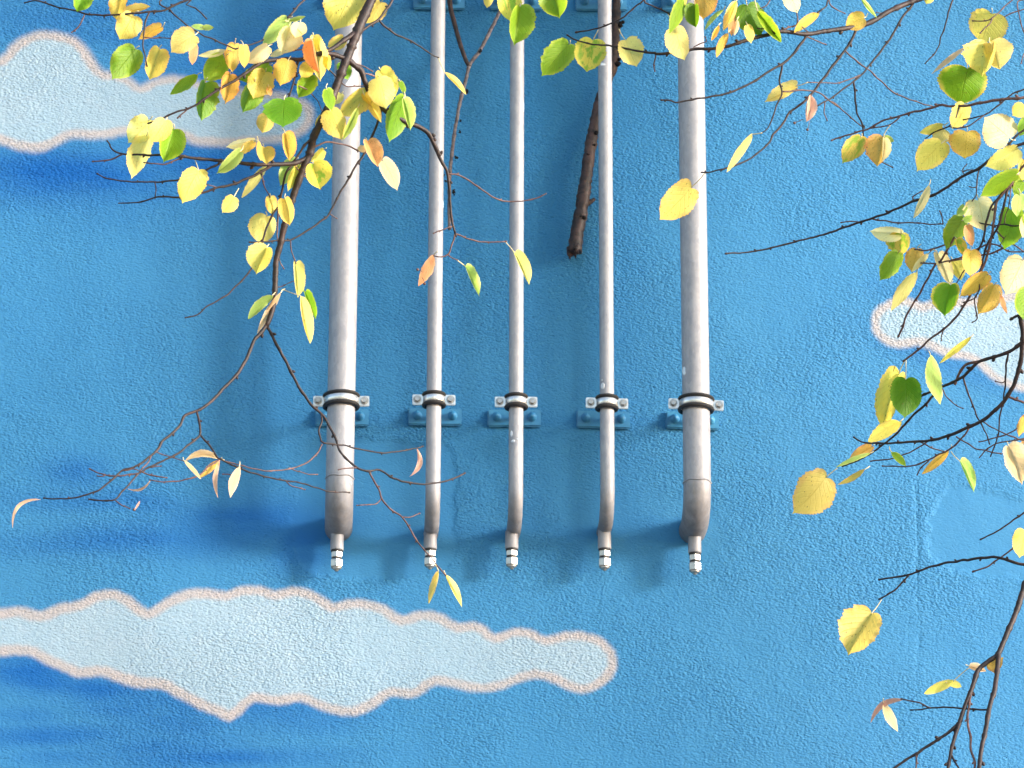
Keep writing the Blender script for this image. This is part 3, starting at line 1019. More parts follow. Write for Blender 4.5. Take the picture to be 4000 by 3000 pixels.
# drooping branch: lower forks
T(L_, 15, 5, ('E', [(1640, 1485), (1560, 1585)]), ('I', [(2200, 60), (2130, 220), (2040, 370), (1930, 480), (1850, 570), (1750, 650), (1690, 680), (1600, 710), (1560, 790), (1490, 870), (1400, 940), (1340, 1030), (1180, 1150), (1060, 1190), (980, 1260), (870, 1350), (740, 1400), (600, 1430), (390, 1430)]))
T(L_, 13, 6, ('E', [(1640, 1485), (1680, 1560), (1730, 1655)]), ('F', [(-80, 320), (0, 440), (60, 520), (140, 590), (210, 680), (290, 820), (330, 950), (370, 1020), (450, 1110), (530, 1175), (600, 1205), (670, 1215)]),
  ('J', [(600, 297), (650, 312), (740, 370), (890, 410), (1040, 420), (1200, 395), (1350, 332)]))
T(L_, 8, 5, ('J', [(535, 312), (580, 400), (620, 470), (645, 550), (720, 640), (810, 700), (860, 760), (910, 850), (960, 930), (1030, 1010), (1110, 1110), (1190, 1200)]), mat=M_TWIG)
T(L_, 5, 4.5, ('J', [(645, 550), (600, 590), (530, 605), (442, 605)]))
T(L_, 5, 4.5, ('J', [(815, 705), (890, 705), (962, 680)]))
T(L_, 6, 5, ('J', [(430, 285), (350, 285), (278, 300)]))
T(L_, 7.6, 5, ('F', [(150, 600), (155, 680), (130, 780), (145, 870), (180, 915), (340, 930), (480, 960), (640, 995), (800, 1020), (950, 1010), (1100, 985), (1238, 952)]))
T(L_, 6.5, 4.5, ('O', [(1215, 155), (1180, 220), (1100, 290), (1000, 330), (880, 348), (750, 340), (620, 305), (500, 270)]))
T(L_, 9, 6, ('I', [(1700, 680), (1720, 760), (1725, 880), (1640, 960), (1540, 1040), (1400, 1110), (1240, 1190), (1200, 1210), (1130, 1290), (1060, 1370), (990, 1440), (890, 1450), (780, 1440)]))
T(L_, 8, 5, ('I', [(1728, 875), (1800, 960), (1850, 1040), (1890, 1090)]), ('O', [(480, 262), (560, 305), (700, 360), (850, 400), (1000, 425), (1150, 465), (1270, 500), (1400, 505)]))
T(L_, 5, 3.5, ('I', [(1340, 1025), (1450, 1070), (1540, 1090), (1590, 1105)]))
T(L_, 7, 4.5, ('I', [(1890, 1095), (1800, 1160), (1700, 1240), (1550, 1280), (1420, 1285), (1305, 1270)]))
T(L_, 6, 6, ('I', [(1310, 1070), (1270, 1130), (1220, 1190)]))
T(L_, 6.5, 5, ('I', [(1200, 1212), (1050, 1235), (920, 1230), (780, 1182)]))
T(L_, 5.5, 5, ('I', [(1215, 1200), (1330, 1240), (1438, 1250)]))
T(L_, 5, 4, ('I', [(1060, 1190), (1150, 1178), (1210, 1197)]))
T(L_, 5, 4, ('I', [(990, 1445), (1050, 1490), (1115, 1520)]))
T(L_, 4.5, 4, ('O', [(990, 332), (1080, 365), (1172, 375)]))
T(L_, 4.5, 4, ('O', [(950, 418), (1000, 460), (1083, 480)]))
T(L_, 4.5, 4, ('O', [(610, 330), (580, 370), (502, 375)]))
T(L_, 5, 4, ('I', [(920, 1230), (880, 1240), (850, 1240)]))
T(L_, 5, 4, ('I', [(1300, 1165), (1340, 1150), (1385, 1155)]))
# drooping branch: side twigs
T(L_, 16, 6, ('A', [(1640, -10), (1560, 20), (1470, 60), (1390, 95), (1280, 105), (1130, 120), (960, 130), (820, 128), (730, 118), (630, 90), (500, 60), (390, 25), (310, 5), (222, 18)]))
T(L_, 6, 5, ('A', [(735, 122), (700, 200), (665, 250), (627, 273)]))
T(L_, 8, 5, ('A', [(1285, 108), (1255, 200), (1245, 300), (1235, 400), (1255, 480), (1273, 560)]))
T(L_, 9, 6, ('A', [(1425, -20), (1470, 90), (1560, 170), (1660, 250), (1750, 300), (1840, 340), (1950, 385)]), ('B', [(50, 422), (100, 400), (200, 380), (270, 350)]))
T(L_, 8, 6, ('A', [(1655, -5), (1690, 70), (1740, 120), (1778, 155)]))
T(L_, 5, 4, ('A', [(1250, 325), (1380, 330), (1500, 325)]))
T(L_, 13, 8, ('B', [(650, -15), (560, 80), (505, 140)]))
T(L_, 20, 6, ('B', [(1000, 505), (880, 470), (780, 460), (690, 490), (600, 515), (480, 510), (390, 515), (260, 545), (150, 620), (0, 715)]), ('A', [(1900, 765), (1800, 830), (1700, 900), (1620, 940), (1500, 975), (1400, 1020), (1292, 1060)]))
T(L_, 6, 6, ('A', [(1620, 940), (1570, 985), (1547, 1008)]))
T(L_, 24, 14, ('B', [(1085, 280), (980, 350), (880, 420), (800, 455)]))
T(L_, 12, 7, ('B', [(590, 518), (560, 650), (540, 740), (505, 840)]))
T(L_, 6, 3, ('B', [(550, 725), (650, 770), (740, 850), (800, 980)]))
T(L_, 6, 5, ('B', [(560, 655), (620, 610), (668, 580)]))
T(L_, 8, 6, ('B', [(795, 470), (830, 570), (890, 640), (935, 680)]))
T(L_, 24, 9, ('B', [(1010, 510), (1080, 570), (1130, 610), (1160, 700), (1210, 810), (1290, 920), (1400, 990), (1530, 1060), (1620, 1090), (1710, 1150), (1770, 1260), (1810, 1350)]),
  ('M', [(410, -20), (450, 80), (510, 200), (550, 280), (560, 400), (570, 520), (580, 650), (595, 740), (615, 800)]))
T(L_, 7, 5, ('M', [(555, 285), (660, 300), (800, 390), (920, 470), (1030, 520), (1200, 520), (1300, 500), (1390, 466)]))
T(L_, 6.5, 5, ('M', [(615, 800), (740, 850), (880, 875), (1040, 870)]))
T(L_, 7, 5, ('M', [(612, 805), (590, 900), (555, 980), (500, 1000), (442, 995)]))
T(L_, 5, 4, ('M', [(555, 985), (590, 1010), (630, 1030)]))
T(L_, 5, 5, ('M', [(595, 740), (510, 770), (437, 795)]))
T(L_, 14, 10, ('B', [(1405, -10), (1340, 90), (1280, 170), (1200, 220), (1090, 300)]))
T(L_, 9, 5, ('B', [(1285, 172), (1350, 240), (1430, 300), (1520, 335), (1620, 390), (1730, 465), (1790, 490)]))
T(L_, 10, 6, ('B', [(1305, 935), (1270, 1070), (1220, 1190), (1150, 1340), (1080, 1440), (1020, 1550), (960, 1640)]), ('E', [(2185, 512), (2100, 590), (1970, 680), (1850, 745), (1780, 750), (1640, 760), (1502, 768)]))
T(L_, 5.5, 4, ('E', [(1850, 748), (1860, 850), (1890, 940)]))
T(L_, 5, 4, ('E', [(2180, 515), (2212, 540), (2240, 560)]))
T(L_, 8, 6, ('B', [(715, 1275), (820, 1230), (930, 1240), (1020, 1260), (1100, 1300), (1160, 1320)]), mat=M_TWIG)
T(L_, 12, 8, ('B', [(725, 1170), (640, 1260), (590, 1340), (550, 1390)]))
T(L_, 10, 5, ('E', [(1875, 75), (1800, 190), (1775, 320), (1740, 450), (1690, 520), (1640, 640), (1610, 750), (1570, 880), (1500, 1000), (1420, 1100), (1300, 1220), (1130, 1320), (1040, 1390), (948, 1420)]))
T(L_, 7, 4, ('E', [(1738, 460), (1735, 600), (1730, 700), (1745, 800), (1745, 900), (1783, 988)]), mat=M_TWIG)
T(L_, 19, 6, ('E', [(2040, 0), (1940, 60), (1860, 85), (1700, 95), (1550, 95), (1400, 80), (1200, 60), (1040, 40), (850, 15)]), ('A', [(1500, 1330), (1300, 1340), (1180, 1335), (1060, 1330), (970, 1290), (950, 1250), (932, 1226)]))
T(L_, 7, 5, ('A', [(1060, 1332), (950, 1380), (812, 1395)]))
T(L_, 7, 5, ('A', [(1600, 1340), (1480, 1400), (1380, 1420), (1250, 1405)]))
T(L_, 12, 5, ('E', [(1690, 95), (1570, 170), (1440, 230), (1300, 280), (1220, 295), (1090, 340), (970, 375), (870, 378), (770, 375), (680, 380), (540, 420), (372, 428)]))
T(L_, 9, 5, ('E', [(1250, 68), (1150, 130), (1010, 180), (880, 225), (700, 245), (560, 245), (450, 240), (330, 230), (250, 210), (187, 181)]))
T(L_, 5, 4, ('E', [(670, 247), (685, 320), (680, 376)]))
T(L_, 4.5, 4, ('E', [(1220, 292), (1160, 275), (1100, 265)]))
T(L_, 6, 4, ('E', [(1590, 155), (1610, 240), (1640, 320), (1665, 370)]))
T(L_, 6, 4, ('B', [(1040, 525), (1140, 570), (1220, 610)]))
T(L_, 6, 5, ('B', [(1140, 625), (1250, 660), (1330, 700), (1393, 748)]))
T(L_, 6, 5, ('B', [(945, 700), (1000, 745), (1150, 740)]))
T(L_, 6, 5, ('B', [(700, 478), (650, 435), (520, 437)]))
T(L_, 6, 5, ('E', [(1870, 80), (1950, 180), (2060, 260), (2100, 298)]))
T(L_, 4, 3, ('E', [(1712, 1165), (1790, 1140), (1885, 1100)]))
# slim upper branch
T(T_, 8, 6, ('C', [(1358, -5), (1280, 60), (1180, 150), (1100, 195), (980, 240), (900, 260), (792, 280)]))
T(T_, 8, 6, ('C', [(1365, -5), (1430, 50), (1500, 80), (1578, 120)]))
T(T_, 6, 4, ('C', [(1465, 460), (1450, 540), (1455, 608)]))
T(T_, 5, 4, ('N', [(590, 530), (580, 505), (640, 480), (720, 450), (713, 402)]))
T(T_, 7, 5, ('N', [(1500, 345), (1600, 300), (1690, 270), (1700, 200), (1690, 122)]))
T(T_, 6, 4, ('N', [(1695, 262), (1760, 300), (1820, 345)]))
T(T_, 6, 5, ('N', [(1500, 338), (1400, 325), (1282, 306)]))
T(T_, 7, 5, ('N', [(1560, 335), (1750, 370), (1900, 440), (1998, 480)]))
T(T_, 11, 6.5, ('N', [(1805, 372), (1720, 500), (1620, 620), (1540, 690), (1440, 740), (1380, 780), (1250, 860), (1150, 920), (1040, 970), (900, 1020), (700, 1050), (560, 1075), (480, 1090), (390, 1105), (340, 1085), (245, 1076)]))
T(T_, 9, 5, ('N', [(1535, 692), (1520, 800), (1510, 900), (1535, 985), (1520, 1050), (1470, 1150), (1430, 1270), (1380, 1380), (1320, 1433)]))
T(T_, 7, 4.5, ('N', [(1538, 988), (1650, 980), (1760, 975), (1900, 990), (1980, 1030), (2060, 1100), (2150, 1160)]), ('D', [(540, 870), (620, 930), (710, 1010), (825, 1095)]))
T(T_, 13, 6, ('D', [(1255, 25), (1190, 110), (1130, 200), (1060, 330), (960, 460), (860, 590), (790, 660), (730, 710), (640, 780), (540, 850), (422, 915)]))
T(T_, 12, 6, ('D', [(775, 228), (720, 350), (660, 440), (590, 530), (500, 650), (430, 740), (360, 830), (270, 910), (180, 980), (120, 1080), (50, 1160), (0, 1240)]), ('X', [(2955, 602), (2900, 635), (2800, 667), (2746, 674)]))
T(T_, 7, 5, ('D', [(665, 435), (780, 540), (870, 600), (960, 690), (1090, 800), (1200, 850), (1320, 890), (1418, 920)]))
T(T_, 8.5, 5, ('D', [(738, 705), (750, 800), (760, 920), (780, 1010), (820, 1090), (825, 1180), (850, 1270), (920, 1350), (1000, 1410), (1068, 1444)]))
T(T_, 6, 4, ('D', [(800, 650), (720, 680), (620, 715), (460, 715), (352, 715)]))
T(T_, 5, 4, ('D', [(490, 880), (485, 970), (508, 1033)]))
T(T_, 9, 5, ('D', [(1602, -5), (1560, 100), (1540, 200), (1490, 330), (1470, 420), (1362, 543)]))
T(T_, 9, 6, ('D', [(530, -15), (500, 50), (440, 100)]))
T(T_, 6, 5, ('D', [(530, 0), (590, 80), (660, 115)]))
T(T_, 5, 4, ('D', [(1050, 100), (1000, 118), (945, 108)]))
T(T_, 6, 5, ('N', [(1420, -15), (1370, 50), (1315, 85)]))
# twigs on the side of the small cloud
T(R_, 15, 6, ('D', [(2235, 835), (2060, 855), (1880, 880), (1700, 915), (1560, 915), (1480, 910), (1330, 955), (1240, 970), (1130, 1005), (1000, 1040), (900, 1095), (800, 1135), (690, 1165), (560, 1210)]), mat=M_TWIG)
T(R_, 6, 5, ('D', [(1145, 1002), (1060, 1075), (905, 1105)]))
T(R_, 8, 5, ('D', [(1650, 918), (1620, 1010), (1560, 1090), (1440, 1140), (1372, 1190)]))
T(R_, 9, 5, ('D', [(2230, 765), (2100, 820), (2000, 900), (1880, 985), (1705, 1035)]))
T(R_, 6, 5, ('D', [(1560, 1092), (1690, 1105), (1820, 1030), (1880, 985)]))
T(R_, 11, 9, ('D', [(2230, 1110), (2120, 1200), (2050, 1300)]))
T(R_, 7, 5, ('D', [(2230, -60), (2110, 0), (2040, 60), (1950, 150), (1880, 180), (1782, 180)]))
T(R_, 6, 5, ('D', [(1945, 152), (1910, 210), (1842, 280)]))
T(R_, 7, 5, ('D', [(2235, 70), (2130, 105), (2050, 138)]))
T(R_, 7, 5, ('D', [(2235, -20), (2160, 20), (2165, 130), (2215, 280)]))
T(R_, 6, 5, ('D', [(2240, 440), (2205, 480), (2188, 540)]))
T(R_, 15, 6, ('P', [(1720, -160), (1500, -80), (1310, 10), (1200, 90), (1080, 190), (900, 270), (780, 350), (640, 450), (440, 555), (240, 610), (0, 720)]), ('G', [(980, 310), (880, 345), (780, 375), (650, 420), (520, 465), (400, 500), (280, 530), (140, 565), (0, 600)]), ('X', [(2920, 985), (2840, 990)]))
T(R_, 6.5, 5, ('G', [(880, 345), (1000, 360), (1150, 375), (1300, 380), (1500, 390)]))
T(R_, 5, 5, ('G', [(800, 368), (720, 365), (642, 372)]))
T(R_, 6, 5, ('P', [(245, 607), (215, 560), (330, 495)]))
T(R_, 5, 4, ('P', [(890, 270), (850, 220), (908, 152)]))
T(R_, 5, 4, ('P', [(870, 235), (930, 208), (980, 215)]))
T(R_, 6, 5, ('P', [(1085, 190), (1060, 300), (1040, 450), (1030, 560), (1002, 600)]))
T(R_, 5, 4, ('P', [(1045, 425), (1000, 435), (965, 435)]))
T(R_, 13, 8, ('P', [(1690, 130), (1580, 250), (1490, 380), (1400, 490), (1300, 600), (1230, 700), (1180, 850), (1150, 1000), (1120, 1150), (1060, 1250), (985, 1290)]))
T(R_, 12, 8, ('P', [(1560, 275), (1480, 410), (1380, 520), (1300, 640), (1280, 800), (1250, 1000), (1220, 1150), (1180, 1330), (1120, 1480)]), ('R', [(1075, 270), (1040, 350), (960, 520), (880, 650), (780, 790), (650, 930), (500, 1030), (400, 1110), (330, 1190), (240, 1260), (112, 1345)]), mat=M_TWIG)
T(R_, 11, 8, ('P', [(1510, 350), (1440, 500), (1380, 750), (1320, 960), (1250, 1070), (1180, 1180), (1120, 1400), (1080, 1560)]))
T(R_, 5, 4, ('P', [(1495, 380), (1480, 560), (1440, 750), (1402, 900)]))
T(R_, 8, 6, ('P', [(1700, 930), (1400, 920), (1250, 930), (1002, 885)]))
T(R_, 10, 6, ('P', [(1700, 1010), (1520, 1150), (1320, 1260), (1150, 1310), (950, 1350), (730, 1385), (520, 1420), (332, 1415)]), mat=M_TWIG)
T(R_, 7, 6, ('P', [(1310, 1000), (1420, 1110), (1520, 1180), (1690, 1290)]))
T(R_, 7, 5, ('P', [(1680, 1040), (1520, 1022), (1420, 1080), (1342, 1190)]))
T(R_, 7, 5, ('P', [(1210, 1165), (1330, 1190), (1420, 1250), (1600, 1280), (1680, 1275)]))
T(R_, 7, 5, ('P', [(1215, 1150), (1040, 1240), (880, 1330), (730, 1378)]))
T(R_, 7, 6, ('P', [(640, 1180), (450, 1245), (262, 1250)]))
T(R_, 9, 8, ('P', [(760, 1090), (720, 1170), (650, 1280), (580, 1390)]), ('R', [(520, 100), (430, 260), (350, 400), (260, 560), (160, 720), (90, 900), (42, 1025)]), mat=M_TWIG)
T(R_, 5, 5, ('P', [(600, 900), (590, 800), (570, 757)]))
T(R_, 7, 5, ('R', [(1078, 250), (1075, 440), (1020, 550), (1030, 680), (1050, 800), (998, 853)]))
T(R_, 6, 5, ('R', [(1020, 550), (950, 575), (892, 595)]))
T(R_, 5, 4, ('R', [(615, 955), (585, 1030), (594, 1083)]))
T(R_, 7, 5, ('R', [(1005, 15), (960, 120), (860, 220), (790, 350)]))
T(R_, 19, 10, ('R', [(1720, 1060), (1600, 1150), (1470, 1240), (1270, 1310), (1080, 1370), (1000, 1440), (880, 1560)]), ('H', [(1700, 370), (1640, 405), (1500, 470), (1330, 540)]))
T(R_, 11, 6, ('H', [(1470, 490), (1380, 600), (1280, 690), (1170, 800), (1080, 900), (980, 980), (900, 1030), (800, 1090), (650, 1150)]))
T(R_, 12, 10, ('R', [(1075, 1375), (950, 1390), (870, 1450), (820, 1530), (780, 1625)]), mat=M_TWIG)
T(R_, 26, 6, ('R', [(1720, 560), (1660, 680), (1620, 800), (1640, 950), (1645, 1080), (1630, 1240), (1610, 1400), (1540, 1640)]), ('H', [(2110, 480), (2040, 590), (1950, 680), (1850, 760), (1700, 830), (1560, 890), (1400, 930), (1250, 940), (1100, 950), (880, 955), (800, 940), (752, 911)]))
T(R_, 16, 12, ('R', [(1625, 800), (1580, 775), (1522, 802)]))
T(R_, 8, 5, ('H', [(2080, 165), (2060, 270), (2050, 450), (2030, 600), (2000, 750), (1990, 880), (1960, 980), (1927, 1058)]))
T(R_, 5, 4, ('H', [(2048, 415), (2020, 428), (1972, 422)]))
T(R_, 8, 5, ('H', [(1690, 390), (1720, 500), (1780, 650), (1830, 770), (1890, 880), (1910, 948)]))
T(R_, 8, 5, ('H', [(1735, 825), (1660, 930), (1560, 1010), (1420, 1080), (1280, 1140), (1150, 1155), (1002, 1150)]), mat=M_TWIG)
T(R_, 6, 5, ('H', [(1625, 895), (1680, 930), (1800, 1000), (2008, 1045)]), mat=M_TWIG)
T(R_, 6, 5, ('H', [(1310, 940), (1430, 1000), (1508, 1020)]), mat=M_TWIG)
T(R_, 6, 5, ('H', [(1390, 932), (1250, 1020), (1060, 1090), (892, 1105)]), mat=M_TWIG)
T(R_, 7, 5, ('H', [(2230, 925), (2100, 890), (1960, 830), (1860, 768)]), mat=M_TWIG)
T(R_, 7, 5, ('H', [(2235, 740), (2190, 790), (2080, 870), (1832, 940)]))
T(R_, 7, 5, ('H', [(2235, 905), (2000, 950), (1900, 1000), (1832, 1068)]))
T(R_, 10, 9, ('H', [(2060, 545), (2140, 575), (2240, 615)]), mat=M_TWIG)
T(R_, 6, 5, ('H', [(1400, 1090), (1330, 1160), (1292, 1220)]))
T(R_, 5, 4, ('H', [(1510, 480), (1540, 550), (1600, 610), (1678, 648)]), mat=M_TWIG)
T(R_, 9, 6, ('Q', [(1262, 1135), (1140, 1220), (1020, 1300), (902, 1354)]))
T(R_, 14, 7, ('Q', [(1270, 1565), (1050, 1512), (920, 1510), (780, 1530)]), ('L', [(1340, 240), (1150, 275), (960, 340), (880, 355), (768, 372)]))
T(R_, 8, 6, ('L', [(965, 338), (880, 430), (772, 503)]))
T(R_, 8, 6, ('Q', [(1270, 1335), (1160, 1430), (1040, 1520), (930, 1590), (842, 1619)]), mat=M_TWIG)
T(R_, 27, 13, ('L', [(1775, 370), (1740, 450), (1690, 600), (1630, 740), (1570, 880), (1490, 940), (1430, 1000), (1390, 1120), (1340, 1250), (1290, 1400), (1250, 1540), (1225, 1690)]))
T(R_, 20, 17, ('L', [(1575, 870), (1550, 1100), (1510, 1250), (1480, 1420), (1450, 1560), (1440, 1690)]))
T(R_, 10, 9, ('L', [(1395, 1095), (1370, 1250), (1360, 1330), (1380, 1450), (1385, 1540), (1410, 1620), (1405, 1690)]), mat=M_TWIG)
T(R_, 13, 10, ('L', [(1320, 1325), (1250, 1400), (1120, 1490), (1000, 1570), (930, 1610), (850, 1670)]))
T(R_, 7, 6, ('L', [(1008, 1565), (1012, 1620), (1010, 1680)]))
T(R_, 8, 7, ('L', [(1248, 1555), (1270, 1610), (1310, 1670)]))
T(R_, 8, 5, ('L', [(1505, 1262), (1350, 1255), (1230, 1245), (1110, 1250), (982, 1265)]))
T(R_, 7, 5, ('L', [(1110, 1250), (1030, 1215), (920, 1190)]))

# ------------------------------------------------------------------ leaves
OUT = [(0.0, 0.0), (-0.05, 0.15), (-0.075, 0.38), (-0.035, 0.66), (0.09, 0.88), (0.25, 0.985), (0.42, 1.0), (0.58, 0.91), (0.71, 0.74), (0.81, 0.53), (0.88, 0.31), (0.93, 0.13), (1.0, 0.0)]
LANCE = [(0.0, 0.0), (0.02, 0.25), (0.06, 0.45), (0.14, 0.70), (0.26, 0.90), (0.40, 1.0), (0.55, 0.98), (0.68, 0.84), (0.80, 0.62), (0.89, 0.38), (0.95, 0.20), (1.0, 0.0)]
OUT_S = catmull(OUT, 0.042)
LAN_S = catmull(LANCE, 0.050)
rl = random.Random(5)

def leaf(g, t, kind, bx, by, tx, ty, wl, wr, curve=0.0, stalk=None, front=None):
    """base, tip and half widths (left / right of the midrib as seen) in tile pixels"""
    s = TILES[t][2]
    b_ = np.array(px(t, bx, by)); t_ = np.array(px(t, tx, ty))
    k_ = 1.08 if min(wl, wr) > 45 else 1.0
    wl, wr, curve = wl / s * k_, wr / s * k_, curve / s
    ax = t_ - b_
    ln = float(np.hypot(*ax))
    u = ax / ln
    n = np.array((u[1], -u[0]))
    narrow = max(wl, wr) * 2 < 0.42 * ln or kind in ('pink',)
    prof = LAN_S if narrow else OUT_S
    d0 = dfun(g)(*b_)
    off = front if front is not None else rl.choice((-0.012, -0.02, -0.03, -0.015, 0.012, 0.02))
    d0 += off
    mpp = scale_at(d0)
    wm = max(wl, wr)
    nat = wm * 1.06 if kind == 'pink' else max(wm * 1.04, min(0.46 * ln, wm * 1.9))
    zl = math.sqrt(max(0.0, nat * nat - wl * wl)); zr = math.sqrt(max(0.0, nat * nat - wr * wr))
    # rolled (both halves tilt the same way) when both are foreshortened, folded otherwise
    if min(wl, wr) > 0.75 * wm:
        # rolled so that the face turns towards the light (away from it only now and then)
        sg = (1 if n[0] > 0 else -1) * (-1 if rl.random() < 0.08 else 1)
        sl, sr = sg, -sg
    else:
        sg = rl.choice((-1, 1, 1))
        sl = sr = sg
    real = max(ln, 1.75 * nat) if not narrow else ln * 1.08
    ztip = math.sqrt(max(0.0, real * real - ln * ln)) * rl.choice((-1, 1, 1)) + ln * rl.uniform(-0.12, 0.16)
    cup = rl.uniform(-0.28, 0.34) * nat
    wavA, wavF, wavP = rl.uniform(0.03, 0.12) * ln, rl.uniform(5, 9), rl.uniform(0, 6)
    bend = rl.uniform(-0.05, 0.13) * ln
    droop = rl.uniform(-0.04, 0.04) * ln
    asym = rl.uniform(-0.03, 0.03)
    full = rl.uniform(0.80, 1.25)
    irr = rl.choice((0.06, 0.09, 0.12, 0.14, 0.16))
    verts, faces, att = [], [], []
    M_ = 5
    np_ = len(prof)

    def P(a, lat, dz):
        c = curve * 4 * max(0.0, a) * (1 - a) if 0 < a < 1 else 0.0
        q = b_ + u * (a * ln) + n * (lat + c + droop * math.sin(max(a, 0) * 3.1))
        dd = d0 + (dz + ztip * a + bend * math.sin(math.pi * max(0.0, min(1.0, a)))) * mpp
        return at(q[0], q[1], dd)
    grid = {}
    for sd_, W, zz, sgn in ((1, wr, zr, sr), (-1, wl, zl, sl)):
        for i in range(np_):
            a_o, w_o = float(prof[i][0]), max(0.0, float(prof[i][1])) ** full
            am = max(0.0, min(1.0, i / (np_ - 1)))
            am = am ** 1.15
            tooth = (1.0 + (0.035 if i % 2 else -0.03)) * (1 + irr * mnoise.noise(Vector((i * 0.33, wavP * 3, sd_ * 2.0))))
            for j in range(M_ + 1):
                f = j / M_
                if j == 0:
                    if (0, i) in grid:
                        grid[(sd_, i, 0)] = grid[(0, i)]
                        continue
                    verts.append(P(am, 0, 0)); att.append((0.0, am, 0.5))
                    grid[(0, i)] = len(verts) - 1
                    grid[(sd_, i, 0)] = len(verts) - 1
                    continue
                a = am * (1 - f) + a_o * f
                w = w_o * tooth * f if j == M_ else w_o * f
                z = sgn * zz * w_o * f + cup * w_o * f * f + wavA * math.sin(wavF * a + wavP + sd_) * f * f * w_o
                verts.append(P(a + asym * sd_ * f * (1 - a), sd_ * w * W, z))
                att.append((f, max(0.0, min(1.0, a)), 0.5 + 0.5 * sd_ * f * w_o))
                grid[(sd_, i, j)] = len(verts) - 1
        for i in range(np_ - 1):
            for j in range(M_):
                q = (grid[(sd_, i, j)], grid[(sd_, i + 1, j)], grid[(sd_, i + 1, j + 1)], grid[(sd_, i, j + 1)])
                if sd_ < 0:
                    q = q[::-1]
                q2 = []
                for k in q:
                    if k not in q2:
                        q2.append(k)
                if len(q2) > 2:
                    faces.append(tuple(q2))
    nleaf = len(faces)
    # stalk
    if stalk is None and kind != 'pink':
        k = rl.uniform(0.16, 0.30) * min(ln, 90)
        e = b_ - u * k + n * rl.uniform(-0.4, 0.4) * k
        stalk_p = [tuple(b_), tuple(b_ - u * k * 0.5), tuple(e)]
    elif stalk:
        sp = np.array(px(t, *stalk))
        mid = (sp + b_) / 2 + n * rl.uniform(-0.06, 0.06) * np.hypot(*(sp - b_))
        stalk_p = [tuple(b_), tuple(mid), tuple(sp)]
    else:
        stalk_p = None
    if stalk_p:
        mb = MB()
        Q = catmull(stalk_p, 8.0)
        m_ = len(Q)
        mb.tube([at(q[0], q[1], d0 - off * (i / (m_ - 1))) for i, q in enumerate(Q)], [2.0 * mpp] * m_, 5)
        o_ = len(verts)
        verts += mb.v
        att += [(0.0, 0.0, 0.5)] * len(mb.v)
        faces += [tuple(k + o_ for k in f) for f in mb.f]
    me = bpy.data.meshes.new('leaf')
    me.from_pydata([tuple(v - TRUNK) for v in verts], [], faces)
    me.polygons.foreach_set('use_smooth', [True] * len(faces))
    me.polygons.foreach_set('material_index', [0] * nleaf + [1] * (len(faces) - nleaf))
    a = me.attributes.new('leaf', 'FLOAT_COLOR', 'POINT')
    a.data.foreach_set('color', [c for q in att for c in (q[0], q[1], q[2], 1.0)])
    me.update()
    return link('bract' if kind == 'pink' else 'leaf', me, [LEAF[kind], M_PETIOLE], BRANCH[g])

